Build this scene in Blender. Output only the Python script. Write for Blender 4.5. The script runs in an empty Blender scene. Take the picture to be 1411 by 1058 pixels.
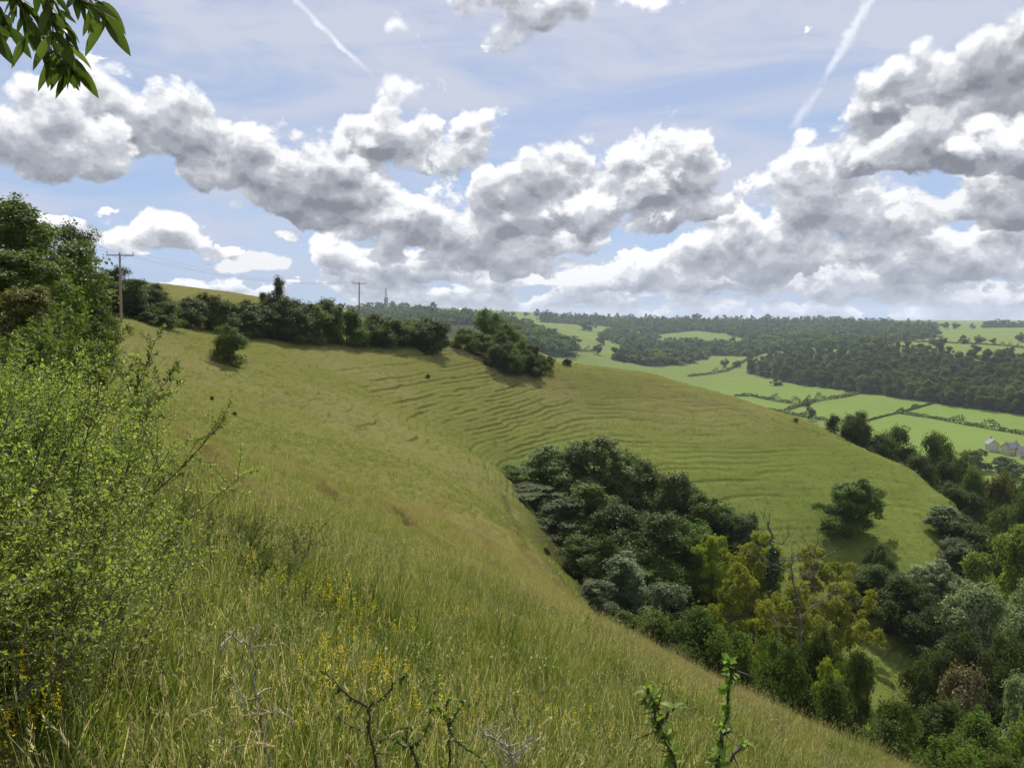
import bpy, math, random
import numpy as np
from mathutils import Vector, Matrix

random.seed(7)
RNG = np.random.default_rng(11)
scene = bpy.context.scene
COL = scene.collection
R = math.radians

# ------------------------------------------------------------------ camera
F = 1060.0                      # focal length in photo pixels (photo 1411 x 1058)
PITCH = math.atan(89.0 / F)     # the camera looks slightly down
CP, SP = math.cos(PITCH), math.sin(PITCH)


def uv(px, py):
    """slopes (x/y, z/y) of the ray through a photo point"""
    a = (px - 705.5) / F
    b = (529.0 - py) / F
    k = CP + b * SP
    return a / k, (-SP + b * CP) / k


def P3(px, py, Y):
    u, v = uv(px, py)
    return np.array((u * Y, Y, v * Y))


cam = bpy.data.objects.new('camera', bpy.data.cameras.new('camera'))
COL.objects.link(cam)
cam.data.sensor_width = 36.0
cam.data.lens = 36.0 * F / 1411.0
cam.data.clip_start = 0.05
cam.data.clip_end = 30000
cam.location = (0, 0, 0)
cam.rotation_euler = (math.pi / 2 - PITCH, 0, 0)
scene.camera = cam

# ------------------------------------------------------------------ helpers


def tag(o, label=None, cat=None, group=None, kind=None):
    if label:
        o['label'] = label
    if cat:
        o['category'] = cat
    if group:
        o['group'] = group
    if kind:
        o['kind'] = kind
    return o


def empty(name, loc=(0, 0, 0), rz=0.0):
    o = bpy.data.objects.new(name, None)
    o.empty_display_size = 0.3
    o.location = loc
    o.rotation_euler = (0, 0, rz)
    COL.objects.link(o)
    return o


def raw_mesh(name, V, faces, attrs=None, smooth=True, matidx=None):
    """V (n,3); faces = list of int arrays (m,3) or (m,4); attrs: {name: per-face floats}"""
    me = bpy.data.meshes.new(name)
    V = np.asarray(V, dtype=np.float32)
    faces = [np.asarray(f, dtype=np.int32) for f in faces if len(f)]
    me.vertices.add(len(V))
    me.vertices.foreach_set('co', V.ravel())
    nl = sum(f.size for f in faces)
    nf = sum(len(f) for f in faces)
    me.loops.add(nl)
    me.polygons.add(nf)
    me.loops.foreach_set('vertex_index', np.concatenate([f.ravel() for f in faces]))
    starts, tot, off = [], [], 0
    for f in faces:
        k = f.shape[1]
        starts.append(off + np.arange(len(f), dtype=np.int32) * k)
        tot.append(np.full(len(f), k, dtype=np.int32))
        off += f.size
    me.polygons.foreach_set('loop_start', np.concatenate(starts).astype(np.int32))
    me.polygons.foreach_set('loop_total', np.concatenate(tot))
    me.polygons.foreach_set('use_smooth', np.full(nf, smooth, dtype=bool))
    if matidx is not None:
        me.polygons.foreach_set('material_index', np.asarray(matidx, dtype=np.int32))
    for k, v in (attrs or {}).items():
        v = np.asarray(v, dtype=np.float32)
        a = me.attributes.new(k, 'FLOAT', 'FACE' if len(v) == nf else 'POINT')
        a.data.foreach_set('value', v)
    me.update(calc_edges=True)
    return me


def link(name, me, mats, parent=None):
    o = bpy.data.objects.new(name, me)
    for m in (mats if isinstance(mats, (list, tuple)) else [mats]):
        if me is not None and m.name not in [q.name for q in me.materials if q]:
            me.materials.append(m)
    o.parent = parent
    COL.objects.link(o)
    return o


class MB:
    """collects pieces of one mesh"""

    def __init__(s):
        s.V, s.Q, s.T, s.qa, s.ta, s.n = [], [], [], [], [], 0

    def add(s, V, quads=None, tris=None, qa=None, ta=None):
        V = np.asarray(V, dtype=np.float32)
        if quads is not None and len(quads):
            q = np.asarray(quads, dtype=np.int32) + s.n
            s.Q.append(q)
            s.qa.append(np.zeros(len(q)) + (0.5 if qa is None else qa))
        if tris is not None and len(tris):
            t = np.asarray(tris, dtype=np.int32) + s.n
            s.T.append(t)
            s.ta.append(np.zeros(len(t)) + (0.5 if ta is None else ta))
        s.V.append(V)
        s.n += len(V)

    def tube(s, pts, rad, sides=7, a=0.5, cap=True):
        pts = np.asarray(pts, dtype=float)
        n = len(pts)
        rad = np.broadcast_to(np.asarray(rad, dtype=float), (n,))
        t = np.gradient(pts, axis=0)
        t /= np.linalg.norm(t, axis=1)[:, None] + 1e-9
        ref = np.array((0.31, 0.17, 0.93)) if abs(t[0][2]) < 0.8 else np.array((0.95, 0.2, 0.1))
        b = np.cross(t, ref)
        b /= np.linalg.norm(b, axis=1)[:, None] + 1e-9
        c = np.cross(t, b)
        ang = np.arange(sides) * 2 * math.pi / sides
        V = (pts[:, None, :] + rad[:, None, None] * (np.cos(ang)[None, :, None] * b[:, None, :] + np.sin(ang)[None, :, None] * c[:, None, :]))
        V = V.reshape(-1, 3)
        i = np.arange(n - 1)[:, None] * sides
        j = np.arange(sides)[None, :]
        j2 = (j + 1) % sides
        q = np.stack([i + j, i + j2, i + sides + j2, i + sides + j], -1).reshape(-1, 4)
        tr = []
        if cap:
            V = np.vstack([V, pts[-1:] + t[-1:] * rad[-1] * 0.8])
            e = (n - 1) * sides
            tr = [(e + k, e + (k + 1) % sides, n * sides) for k in range(sides)]
        s.add(V, q, tr, a, a)

    def box(s, c, size, rz=0.0, a=0.5):
        x, y, z = [k / 2 for k in size]
        V = np.array([(sx * x, sy * y, sz * z) for sz in (-1, 1) for sy in (-1, 1) for sx in (-1, 1)])
        cs, sn = math.cos(rz), math.sin(rz)
        V = V @ np.array([[cs, sn, 0], [-sn, cs, 0], [0, 0, 1]]) + np.asarray(c)
        s.add(V, [(0, 2, 3, 1), (4, 5, 7, 6), (0, 1, 5, 4), (2, 6, 7, 3), (0, 4, 6, 2), (1, 3, 7, 5)], None, a)

    def mesh(s, name, smooth=True):
        V = np.vstack(s.V)
        fs, at = [], []
        if s.Q:
            fs.append(np.vstack(s.Q)); at.append(np.concatenate(s.qa))
        if s.T:
            fs.append(np.vstack(s.T)); at.append(np.concatenate(s.ta))
        return raw_mesh(name, V, fs, {'rnd': np.concatenate(at)}, smooth)

    def build(s, name, mat, parent=None, smooth=True):
        return link(name, s.mesh(name, smooth), mat, parent)


# ------------------------------------------------------------------ numpy value noise
def _hash(ix, iy, seed):
    h = (ix.astype(np.int64) * 374761393 + iy.astype(np.int64) * 668265263 + seed * 974634777) & 0xFFFFFFFF
    h = ((h ^ (h >> 13)) * 1274126177) & 0xFFFFFFFF
    return ((h ^ (h >> 16)) & 0xFFFF) / 65535.0


def vnoise(x, y, seed=0):
    x = np.asarray(x, dtype=float); y = np.asarray(y, dtype=float)
    ix, iy = np.floor(x), np.floor(y)
    fx, fy = x - ix, y - iy
    fx = fx * fx * (3 - 2 * fx); fy = fy * fy * (3 - 2 * fy)
    a = _hash(ix, iy, seed); b = _hash(ix + 1, iy, seed)
    c = _hash(ix, iy + 1, seed); d = _hash(ix + 1, iy + 1, seed)
    return (a * (1 - fx) + b * fx) * (1 - fy) + (c * (1 - fx) + d * fx) * fy


def fbm(x, y, seed=0, oct=4, gain=0.5):
    s, amp, tot = 0, 1.0, 0
    for k in range(oct):
        s = s + amp * vnoise(x * 2 ** k + 17.3 * k, y * 2 ** k - 9.1 * k, seed + k)
        tot += amp
        amp *= gain
    return s / tot


def sstep(a, b, x):
    t = np.clip((x - a) / (b - a), 0, 1)
    return t * t * (3 - 2 * t)


# ------------------------------------------------------------------ node helpers
class NT:
    def __init__(s, tree):
        s.t = tree; s.n = tree.nodes; s.l = tree.links

    def new(s, typ, **kw):
        nd = s.n.new(typ)
        for k, v in kw.items():
            setattr(nd, k, v)
        return nd

    def put(s, sock, val):
        if isinstance(val, bpy.types.NodeSocket):
            s.l.new(val, sock)
        elif val is not None:
            sock.default_value = val

    def math(s, op, a, b=None, c=None, clamp=False):
        nd = s.new('ShaderNodeMath', operation=op, use_clamp=clamp)
        for i, v in enumerate((a, b, c)):
            s.put(nd.inputs[i], v)
        return nd.outputs[0]

    def vmath(s, op, a, b=None, c=None, scale=None):
        nd = s.new('ShaderNodeVectorMath', operation=op)
        for i, v in enumerate((a, b, c)):
            s.put(nd.inputs[i], v)
        if scale is not None:
            s.put(nd.inputs['Scale'], scale)
        return nd.outputs['Value'] if op in ('LENGTH', 'DOT_PRODUCT', 'DISTANCE') else nd.outputs[0]

    def mix(s, fac, a, b, blend='MIX'):
        nd = s.new('ShaderNodeMix', data_type='RGBA', blend_type=blend)
        s.put(nd.inputs[0], fac); s.put(nd.inputs[6], a); s.put(nd.inputs[7], b)
        return nd.outputs[2]

    def noise(s, vec, scale, detail=4, rough=0.5, dim='3D', dist=0.0):
        nd = s.new('ShaderNodeTexNoise', noise_dimensions=dim)
        s.put(nd.inputs['Vector'], vec); nd.inputs['Scale'].default_value = scale
        nd.inputs['Detail'].default_value = detail; nd.inputs['Roughness'].default_value = rough
        nd.inputs['Distortion'].default_value = dist
        return nd.outputs[0]

    def ramp(s, fac, lo, hi, a=0.0, b=1.0, smooth=True):
        nd = s.new('ShaderNodeMapRange', interpolation_type='SMOOTHSTEP' if smooth else 'LINEAR')
        s.put(nd.inputs[0], fac)
        for i, v in enumerate((lo, hi, a, b)):
            s.put(nd.inputs[1 + i], v)
        return nd.outputs[0]

    def attr(s, name, typ='GEOMETRY'):
        nd = s.new('ShaderNodeAttribute', attribute_type=typ, attribute_name=name)
        return nd.outputs['Fac']


def c4(r, g, b):
    return (r, g, b, 1.0)


def material(name):
    m = bpy.data.materials.new(name)
    m.use_nodes = True
    t = NT(m.node_tree)
    t.n.clear()
    out = t.new('ShaderNodeOutputMaterial')
    return m, t, out


def simple_mat(name, col, rough=0.8, noise_scale=None, amt=0.3, metallic=0.0, bump=0.0):
    m, t, out = material(name)
    b = t.new('ShaderNodeBsdfPrincipled')
    b.inputs['Roughness'].default_value = rough
    b.inputs['Metallic'].default_value = metallic
    if noise_scale:
        co = t.new('ShaderNodeTexCoord').outputs['Object']
        n = t.noise(co, noise_scale, 5, 0.6)
        f = t.ramp(n, 0.3, 0.7)
        lo = c4(*[k * (1 - amt) for k in col]); hi = c4(*[min(1, k * (1 + amt)) for k in col])
        t.put(b.inputs['Base Color'], t.mix(f, lo, hi))
        if bump:
            bp = t.new('ShaderNodeBump'); bp.inputs['Strength'].default_value = bump
            t.put(bp.inputs['Height'], n); t.put(b.inputs['Normal'], bp.outputs[0])
    else:
        b.inputs['Base Color'].default_value = c4(*col)
    t.put(out.inputs[0], b.outputs[0])
    return m


def leaf_mat(name, dark, light, trans=0.35, third=None, gloss=0.25, tcol=1.25, inst=False, rough=0.45):
    """foliage: leaf to leaf variation (face attribute rnd) and tree to tree variation"""
    m, t, out = material(name)
    r = t.attr('rnd')
    oi = t.new('ShaderNodeObjectInfo').outputs['Random']
    co = t.new('ShaderNodeTexCoord').outputs['Object']
    f = t.ramp(r, 0.0, 1.0, smooth=False)
    col = t.mix(f, c4(*dark), c4(*light))
    if third is not None:
        col = t.mix(t.ramp(r, 0.86, 0.97), col, c4(*third))
    hsv = t.new('ShaderNodeHueSaturation')
    t.put(hsv.inputs['Hue'], t.math('MULTIPLY_ADD', oi, 0.03, 0.485))
    t.put(hsv.inputs['Value'], t.math('MULTIPLY_ADD', oi, 0.35, 0.83))
    t.put(hsv.inputs['Color'], col)
    col = hsv.outputs[0]
    p = t.new('ShaderNodeBsdfPrincipled')
    p.inputs['Roughness'].default_value = rough
    p.inputs['Specular IOR Level'].default_value = gloss
    t.put(p.inputs['Base Color'], col)
    tr = t.new('ShaderNodeBsdfTranslucent')
    t.put(tr.inputs['Color'], t.mix(1.0, col, c4(tcol * 1.0, tcol * 1.08, tcol * 0.55), 'MULTIPLY'))
    ms = t.new('ShaderNodeMixShader')
    ms.inputs[0].default_value = trans
    t.put(ms.inputs[1], p.outputs[0]); t.put(ms.inputs[2], tr.outputs[0])
    t.put(out.inputs[0], ms.outputs[0])
    return m

# ------------------------------------------------------------------ terrain heights
def plane0(x, y):
    return -1.65 - 0.5 * x - 0.215 * y


CPTS = []   # (x, y, z)


def cp(px, py, Y):
    CPTS.append(tuple(P3(px, py, Y)))


def cz(px, Y, z):
    u, _ = uv(px, 600)
    CPTS.append((u * Y, Y, z))


for a in [(150, 1058, 2.45), (400, 1058, 3.0), (700, 1058, 4.2), (1000, 1058, 7.3), (1200, 1075, 12), (1290, 1098, 16),
          (200, 900, 3.5), (400, 900, 4.5), (550, 900, 5.8), (700, 900, 7.6), (850, 900, 11.5),
          (800, 852, 24), (900, 908, 22), (1000, 962, 20), (1100, 1012, 18.5), (1200, 1060, 17.5),
          (400, 800, 6.6), (500, 800, 8.2), (600, 800, 11), (700, 808, 17), (750, 818, 24),
          (300, 740, 8), (400, 740, 10), (500, 740, 15), (600, 740, 24), (680, 760, 30),
          (300, 700, 9.5), (400, 700, 15), (500, 700, 25), (600, 705, 38), (660, 700, 52), (690, 690, 74),
          (720, 720, 70), (740, 760, 58), (780, 800, 46),
          (250, 650, 12), (300, 650, 18), (400, 650, 30), (500, 650, 45), (600, 650, 62), (690, 650, 92),
          (200, 600, 20), (300, 600, 38), (400, 600, 55), (500, 600, 75), (600, 600, 98), (700, 600, 118),
          (180, 550, 40), (300, 550, 66), (400, 550, 82), (500, 550, 98), (600, 550, 118), (700, 550, 137), (800, 550, 150), (900, 550, 149),
          (170, 500, 66), (300, 500, 90), (400, 500, 105), (500, 500, 122), (600, 500, 140), (700, 503, 158), (765, 500, 166),
          (170, 462, 84), (300, 462, 110), (400, 462, 128), (500, 462, 146), (600, 470, 155), (650, 488, 154),
          (160, 443, 88), (215, 445, 100),
          (800, 640, 118), (800, 600, 133), (820, 506, 165), (900, 680, 107), (900, 640, 117), (900, 600, 131), (900, 517, 160),
          (1000, 720, 102), (1000, 650, 116), (1000, 600, 130), (1000, 560, 145), (1000, 545, 151),
          (1100, 760, 97), (1100, 700, 107), (1100, 650, 117), (1100, 600, 131), (1100, 576, 139),
          (1150, 742, 100), (1200, 800, 91), (1200, 700, 107), (1200, 650, 119), (1200, 622, 128),
          (1260, 800, 89), (1260, 700, 107), (1260, 650, 120), (1310, 690, 106), (1290, 780, 90),
          (1250, 870, 79), (1230, 930, 71)]:
    cp(*a)
for a in [(300, 45, -5.3)] * 0 + [
        # hidden sides of the combe
        (720, 100, -23.3), (800, 90, -25.6), (800, 70, -24.4), (800, 50, -19.8), (900, 84, -28.4), (900, 60, -25.5), (900, 40, -19.5),
        (1000, 78, -31), (1000, 55, -28), (1000, 38, -21.5), (1100, 74, -32.8), (1100, 52, -29.5), (1100, 34, -21),
        (1200, 50, -31), (1200, 33, -22.5), (1300, 70, -36), (1300, 50, -32.5), (1300, 33, -24.5), (1411, 75, -40), (1411, 50, -36), (1411, 30, -25),
        (1411, 90, -43), (1600, 40, -36), (1600, 70, -45), (1600, 20, -19),
        # left bank
        (100, 40, -3.0), (100, 60, -2.8), (100, 85, -0.4), (0, 20, -1.5), (0, 50, -1.2), (0, 80, 1.5), (-300, 10, 1.0), (-300, 30, 3.5),
        (-300, 60, 8), (-300, 100, 13), (-900, 5, 2.5), (-900, 20, 9), (-900, 60, 20), (50, 120, 3.0), (150, 130, 3.4),
        # plateau behind the ridge hedge
        (240, 200, 8.9), (330, 210, 7.1), (420, 220, 4.0), (500, 220, 0.6), (600, 200, -5.5), (640, 210, -7.5), (700, 215, -15), (100, 200, 12), (-200, 200, 22),
        (240, 320, 9), (400, 350, 0), (550, 350, -16), (100, 400, 15), (-300, 400, 30),
        # behind the spur
        (770, 215, -25), (770, 300, -48), (770, 450, -66), (900, 200, -26), (900, 280, -50), (900, 400, -68), (1000, 195, -33), (1000, 280, -57),
        (1000, 400, -71), (1130, 165, -31), (1130, 250, -56), (1130, 400, -73), (1260, 145, -38), (1260, 220, -60), (1260, 350, -75),
        (1310, 128, -38), (1310, 180, -55), (1310, 300, -76), (1411, 115, -50), (1411, 140, -56), (1411, 210, -69), (1411, 320, -78), (1411, 430, -76),
        (1600, 120, -58), (1600, 200, -74), (1600, 400, -80), (2200, 60, -60), (2200, 150, -78), (2200, 400, -80), (2200, 25, -28),
        # valley floor and far side
        (1411, 489, -75), (1411, 553, -71), (1300, 500, -75), (1300, 620, -71), (1190, 560, -75), (1190, 730, -70), (1100, 600, -75), (1100, 820, -68),
        (1000, 650, -74), (1020, 1027, -64), (960, 900, -69), (900, 650, -72), (1060, 865, -68), (1000, 1208, -58), (940, 960, -64), (860, 800, -66),
        (1411, 680, -58), (1411, 800, -44), (1411, 1050, -35), (1411, 1600, -30), (1411, 2200, -20), (1300, 760, -57), (1300, 900, -43), (1300, 1150, -37),
        (1300, 1700, -28), (1200, 860, -58), (1200, 1020, -45), (1200, 1300, -38), (1200, 2000, -16), (1100, 1000, -57), (1100, 1250, -47),
        (1100, 1700, -36), (1100, 2400, -4), (1000, 1500, -43), (1000, 1850, -29), (1000, 2600, -3), (900, 1150, -53), (900, 1500, -44),
        (900, 1900, -28), (900, 2600, 3), (820, 1250, -51), (820, 1600, -38), (820, 2000, -18), (820, 2600, 10),
        (740, 1000, -22), (740, 700, -40), (760, 1150, -30), (740, 1500, -8), (740, 2300, 14), (790, 950, -46), (640, 700, -28), (640, 1200, -10), (640, 2200, 16), (560, 2000, 26),
        (530, 2450, 44), (480, 2400, 36), (560, 1100, -14), (400, 1500, 0), (400, 2500, 25), (240, 1500, -5), (240, 2500, 20), (0, 1500, 10),
        (1411, 3500, -8), (1100, 3800, 0), (820, 3800, 6), (530, 3800, 40), (240, 3800, 20), (-300, 2500, 20), (2200, 1000, -60), (2200, 2500, -20),
        (1600, 800, -55), (1600, 1500, -32), (1800, 3500, -10),
        (530, 7000, 0), (1411, 7000, -20), (0, 7000, 0)]:
    cz(*a)
for r in (0.9, 1.6, 2.6, 5):
    for th in (-170, -140, -110, -80, -50, -20, 10, 40, 70, 100, 130, 160, 170):
        x, y = r * math.sin(R(th)), r * math.cos(R(th))
        if r < 2.2 or abs(th) > 45:
            CPTS.append((x, y, plane0(x, y)))
for th in (-175, -140, -105, 105, 140, 175):
    for r in (20, 80, 400, 2000, 7000):
        x, y = r * math.sin(R(th)), r * math.cos(R(th))
        s = -0.42 * x + 0.1 * y
        CPTS.append((x, y, max(-80, min(35, s)) - 1.65))

CP_ = np.array(CPTS)


def _wbase(r):
    return np.exp(-(r / 14.0) ** 1.5)


def _emb(x, y):
    return np.stack([np.arctan2(x, y) * 1.5, np.log(np.hypot(x, y) + 1e-6)], -1)


def _kern(A, B):
    d2 = ((A[:, None, :] - B[None, :, :]) ** 2).sum(-1)
    return 0.5 * d2 * np.log(d2 + 1e-12)


_E = _emb(CP_[:, 0], CP_[:, 1])
_rr = np.hypot(CP_[:, 0], CP_[:, 1])
_val = CP_[:, 2] - plane0(CP_[:, 0], CP_[:, 1]) * _wbase(_rr)
n_ = len(_E)
_K = _kern(_E, _E) + np.eye(n_) * 2e-4
_Pm = np.hstack([np.ones((n_, 1)), _E])
_A = np.zeros((n_ + 3, n_ + 3)); _A[:n_, :n_] = _K; _A[:n_, n_:] = _Pm; _A[n_:, :n_] = _Pm.T
_sol = np.linalg.solve(_A, np.concatenate([_val, np.zeros(3)]))

TH_N, LR_N, LR0, LR1 = 721, 420, math.log(0.7), math.log(9000)
_th = np.linspace(-math.pi, math.pi, TH_N); _lr = np.linspace(LR0, LR1, LR_N)
_TT, _LL = np.meshgrid(_th, _lr, indexing='ij')
_X = np.stack([_TT.ravel() * 1.5, _LL.ravel()], -1)
_res = np.concatenate([_kern(c, _E) @ _sol[:n_] + np.hstack([np.ones((len(c), 1)), c]) @ _sol[n_:] for c in np.array_split(_X, 60)])
GRID = _res.reshape(TH_N, LR_N)
# close the seam behind the camera
_w = np.clip((np.abs(_th) - R(150)) / R(30), 0, 1)[:, None]
_seam = 0.5 * (GRID[0] + GRID[-1])[None, :]
GRID = GRID * (1 - _w) + _seam * _w


def gridlook(th, lr):
    a = np.clip((th + math.pi) / (2 * math.pi) * (TH_N - 1), 0, TH_N - 1.001)
    b = np.clip((lr - LR0) / (LR1 - LR0) * (LR_N - 1), 0, LR_N - 1.001)
    i, j = a.astype(int), b.astype(int)
    fa, fb = a - i, b - j
    return (GRID[i, j] * (1 - fa) + GRID[i + 1, j] * fa) * (1 - fb) + (GRID[i, j + 1] * (1 - fa) + GRID[i + 1, j + 1] * fa) * fb


def H0(x, y):
    x = np.asarray(x, dtype=float); y = np.asarray(y, dtype=float)
    r = np.hypot(x, y)
    return gridlook(np.arctan2(x, y), np.log(r + 0.3 * np.exp(-r))) + plane0(x, y) * _wbase(r)


# sheep paths on the near slope: polylines of photo points lying on the ground
def ground_at(px, py, lo=2.0, hi=400.0, n=700):
    """first ground point met by the ray through a photo point"""
    u, v = uv(px, py)
    Y = np.exp(np.linspace(math.log(lo), math.log(hi), n))
    g = H0(u * Y, Y) - v * Y
    k = np.argmax(g > 0)
    if not (g > 0).any():
        k = n - 1
    return np.array((u * Y[k], Y[k], H0(u * Y[k], Y[k])))


PATHS = []
for pts, w, dep in [
        ([(250, 590), (300, 640), (350, 675), (420, 712), (500, 740), (590, 765), (680, 800), (740, 830)], 0.32, 0.35),
        ([(422, 645), (440, 665), (478, 697)], 0.32, 0.4), ([(518, 672), (540, 700), (575, 728), (640, 762)], 0.32, 0.45),
        ([(480, 575), (560, 640), (600, 690), (640, 740)], 0.3, 0.1),
        ([(560, 735), (650, 780), (760, 828), (850, 872), (980, 930), (1100, 990)], 0.25, 0.15),
        ([(700, 690), (722, 740), (735, 770)], 0.5, 0.2), ([(640, 700), (660, 720), (690, 770)], 0.4, 0.12),
        ([(330, 560), (400, 545), (480, 527), (560, 523), (640, 517), (720, 528)], 0.28, 0.10),
        ([(200, 520), (330, 500), (450, 495), (600, 515)], 0.28, 0.06)]:
    g = [ground_at(*p) for p in pts]
    PATHS.append((np.array(g)[:, :2], w, dep))


def seg_dist(x, y, poly):
    best = np.full(np.shape(x), 1e9)
    for (x0, y0), (x1, y1) in zip(poly[:-1], poly[1:]):
        dx, dy = x1 - x0, y1 - y0
        t = np.clip(((x - x0) * dx + (y - y0) * dy) / (dx * dx + dy * dy + 1e-9), 0, 1)
        best = np.minimum(best, np.hypot(x - x0 - t * dx, y - y0 - t * dy))
    return best


def terr_mask(x, y):
    """where the sheep terraces are strong: the spur's flank"""
    u = x / np.maximum(y, 1)
    m = sstep(76, 92, y) * (1 - sstep(150, 168, y)) * sstep(-0.26, -0.06, u) * (1 - 0.45 * sstep(0.02, 0.2, u)) * (1 - 0.8 * sstep(0.30, 0.45, u))
    return m


def H(x, y, detail=True):
    x = np.asarray(x, dtype=float); y = np.asarray(y, dtype=float)
    z = H0(x, y)
    if not detail:
        return z
    r = np.hypot(x, y)
    # uneven turf
    fade = (1 - sstep(200, 320, r))
    z = z + fade * (fbm(x / 2.3, y / 2.3, 3, 3) - 0.5) * 0.22 * sstep(6, 25, r) + fade * (fbm(x / 9, y / 9, 5, 3) - 0.5) * 0.7 * sstep(12, 40, r)
    m = terr_mask(x, y) * (y > 0)
    weak = sstep(25, 60, r) * (1 - sstep(150, 175, r)) * 0.42 * (y > 0)
    pitch = 0.52
    wob = (fbm(x / 19, y / 19, 21, 3) - 0.5) * 1.5 + (fbm(x / 4.5, y / 4.5, 23, 3) - 0.5) * 0.34
    ph = (z + wob) / pitch
    row = np.floor(ph)
    fr = ph - row
    wd = .70 + .2 * _hash(row, row * 0, 77)              # each step has its own width
    tread = np.where(fr < wd, fr / wd * 0.35, 0.35 + (fr - wd) / (1 - wd) * 0.65)
    step = (tread - fr) * pitch
    # a step fades in and out along its length
    gaps = (.25 * sstep(.2, .0, x / np.maximum(y, 1)) + .8 * sstep(0.42, 0.62, fbm(x / 10 + row * 7.3, y / 10 + row * 3.1, 31, 2))) * (.35 + .65 * sstep(.25, .5, fbm(x / 26, y / 26, 33, 2)))
    z = z + step * np.clip(m * 1.55 * gaps + weak * 1.3 * gaps * sstep(.38, .6, fbm(x / 14, y / 14, 37, 2)), 0, 1.35)
    z = z + m * (fbm(x / 1.1, y / 1.1, 41, 2) - .5) * .16
    for poly, w, dep in PATHS:
        bb0, bb1 = poly.min(0) - 3, poly.max(0) + 3
        s = (x > bb0[0]) & (x < bb1[0]) & (y > bb0[1]) & (y < bb1[1])
        if np.any(s):
            xs = x[s] if z.ndim else x
            ys = y[s] if z.ndim else y
            d = seg_dist(xs + (vnoise(xs / 2, ys / 2, 4) - .5) * .8, ys, poly)
            dz = -dep * np.exp(-(d / w) ** 2) * sstep(.2, .5, vnoise(xs / 3.1, ys / 3.1, 8))
            if z.ndim:
                z[s] += dz
            else:
                z = z + dz
    return z


def Hf(x, y, detail=True):
    return float(H(np.array([x]), np.array([y]), detail)[0])


# ------------------------------------------------------------------ field / lushness masks
def lush_mask(x, y):
    """greener grass low in the combe and on the spur's foot"""
    z = H0(x, y)
    r = np.hypot(x, y)
    return sstep(-14, -24, z) * (1 - sstep(130, 170, r)) * 0.85


def poly_mask(x, y, poly, soft):
    """1 inside a convex-or-not polygon (x,y), even-odd rule"""
    ins = np.zeros(np.shape(x), dtype=bool)
    n = len(poly)
    for i in range(n):
        x0, y0 = poly[i]; x1, y1 = poly[(i + 1) % n]
        c = ((y0 > y) != (y1 > y)) & (x < (x1 - x0) * (y - y0) / (y1 - y0 + 1e-12) + x0)
        ins ^= c
    return ins


def build_terrain():
    # angular rows: dense inside the view, sparse elsewhere
    th = np.concatenate([np.linspace(-math.pi, R(-44), 70)[:-1], np.linspace(R(-44), R(-34), 60)[:-1], np.linspace(R(-34), R(36.5), 1150)[:-1],
                         np.linspace(R(36.5), R(50), 70)[:-1], np.linspace(R(50), math.pi, 70)])
    lr = np.concatenate([np.linspace(math.log(0.8), math.log(18), 130)[:-1], np.linspace(math.log(18), math.log(70), 210)[:-1],
                         np.linspace(math.log(70), math.log(172), 420)[:-1], np.linspace(math.log(172), math.log(420), 110)[:-1],
                         np.linspace(math.log(420), math.log(2600), 210)[:-1], np.linspace(math.log(2600), math.log(8500), 24)])
    TT, LL = np.meshgrid(th, lr, indexing='ij')
    X = np.exp(LL) * np.sin(TT); Y = np.exp(LL) * np.cos(TT)
    Z = H(X.ravel(), Y.ravel()).reshape(X.shape)
    nt, nr = X.shape
    V = np.stack([X, Y, Z], -1).reshape(-1, 3)
    i = np.arange(nt - 1)[:, None] * nr; j = np.arange(nr - 1)[None, :]
    q = np.stack([i + j, i + j + 1, i + nr + j + 1, i + nr + j], -1).reshape(-1, 4)
    q = q[:, ::-1]
    # middle: small fan under the camera
    V = np.vstack([V, [[0, 0, plane0(0, 0)]]])
    c = len(V) - 1
    k = np.arange(nt - 1) * nr
    tri = np.stack([np.full(nt - 1, c), k + nr, k], -1)
    x, y = V[:, 0], V[:, 1]
    rr = np.hypot(x, y)
    lush = lush_mask(x, y)
    paths = np.zeros(len(V))
    near = (rr < 200) & (y > 0)
    for poly, w, dep in PATHS:
        paths[near] = np.maximum(paths[near], np.exp(-(seg_dist(x[near], y[near], poly) / (w * 1.3)) ** 2) * min(1, dep / .4) * sstep(.2, .55, vnoise(x[near] / 2.7, y[near] / 2.7, 8)))
    # valley pastures
    field = np.zeros(len(V)); tone = np.full(len(V), 0.5)
    far = (rr > 260) & (y > 0)
    zz = V[:, 2]
    field[far] = 1.0
    for k, (poly, tv) in enumerate(FIELDS):
        m = poly_mask(x[far], y[far], poly, 0)
        tone[np.where(far)[0][m]] = tv
    wood = np.zeros(len(V))
    for poly in [gpoly(p) for p in FLOOR_PX]:
        m = poly_mask(x[far], y[far], poly, 0)
        wood[np.where(far)[0][m]] = 1
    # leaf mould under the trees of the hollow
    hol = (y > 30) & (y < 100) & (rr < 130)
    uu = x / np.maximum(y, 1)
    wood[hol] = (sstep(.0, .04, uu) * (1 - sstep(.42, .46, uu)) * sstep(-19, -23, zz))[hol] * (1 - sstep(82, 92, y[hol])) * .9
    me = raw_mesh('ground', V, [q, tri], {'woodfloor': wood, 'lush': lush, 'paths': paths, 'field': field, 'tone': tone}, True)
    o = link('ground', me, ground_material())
    tag(o, 'steep grassy hillside and pasture valley', 'ground', kind='structure')
    return o


def gpoly(pts, lo=260):
    out = []
    for p in pts:
        g = ground_at(p[0], p[1], lo, 3000, 900)
        out.append((g[0], g[1]))
    return out


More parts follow.
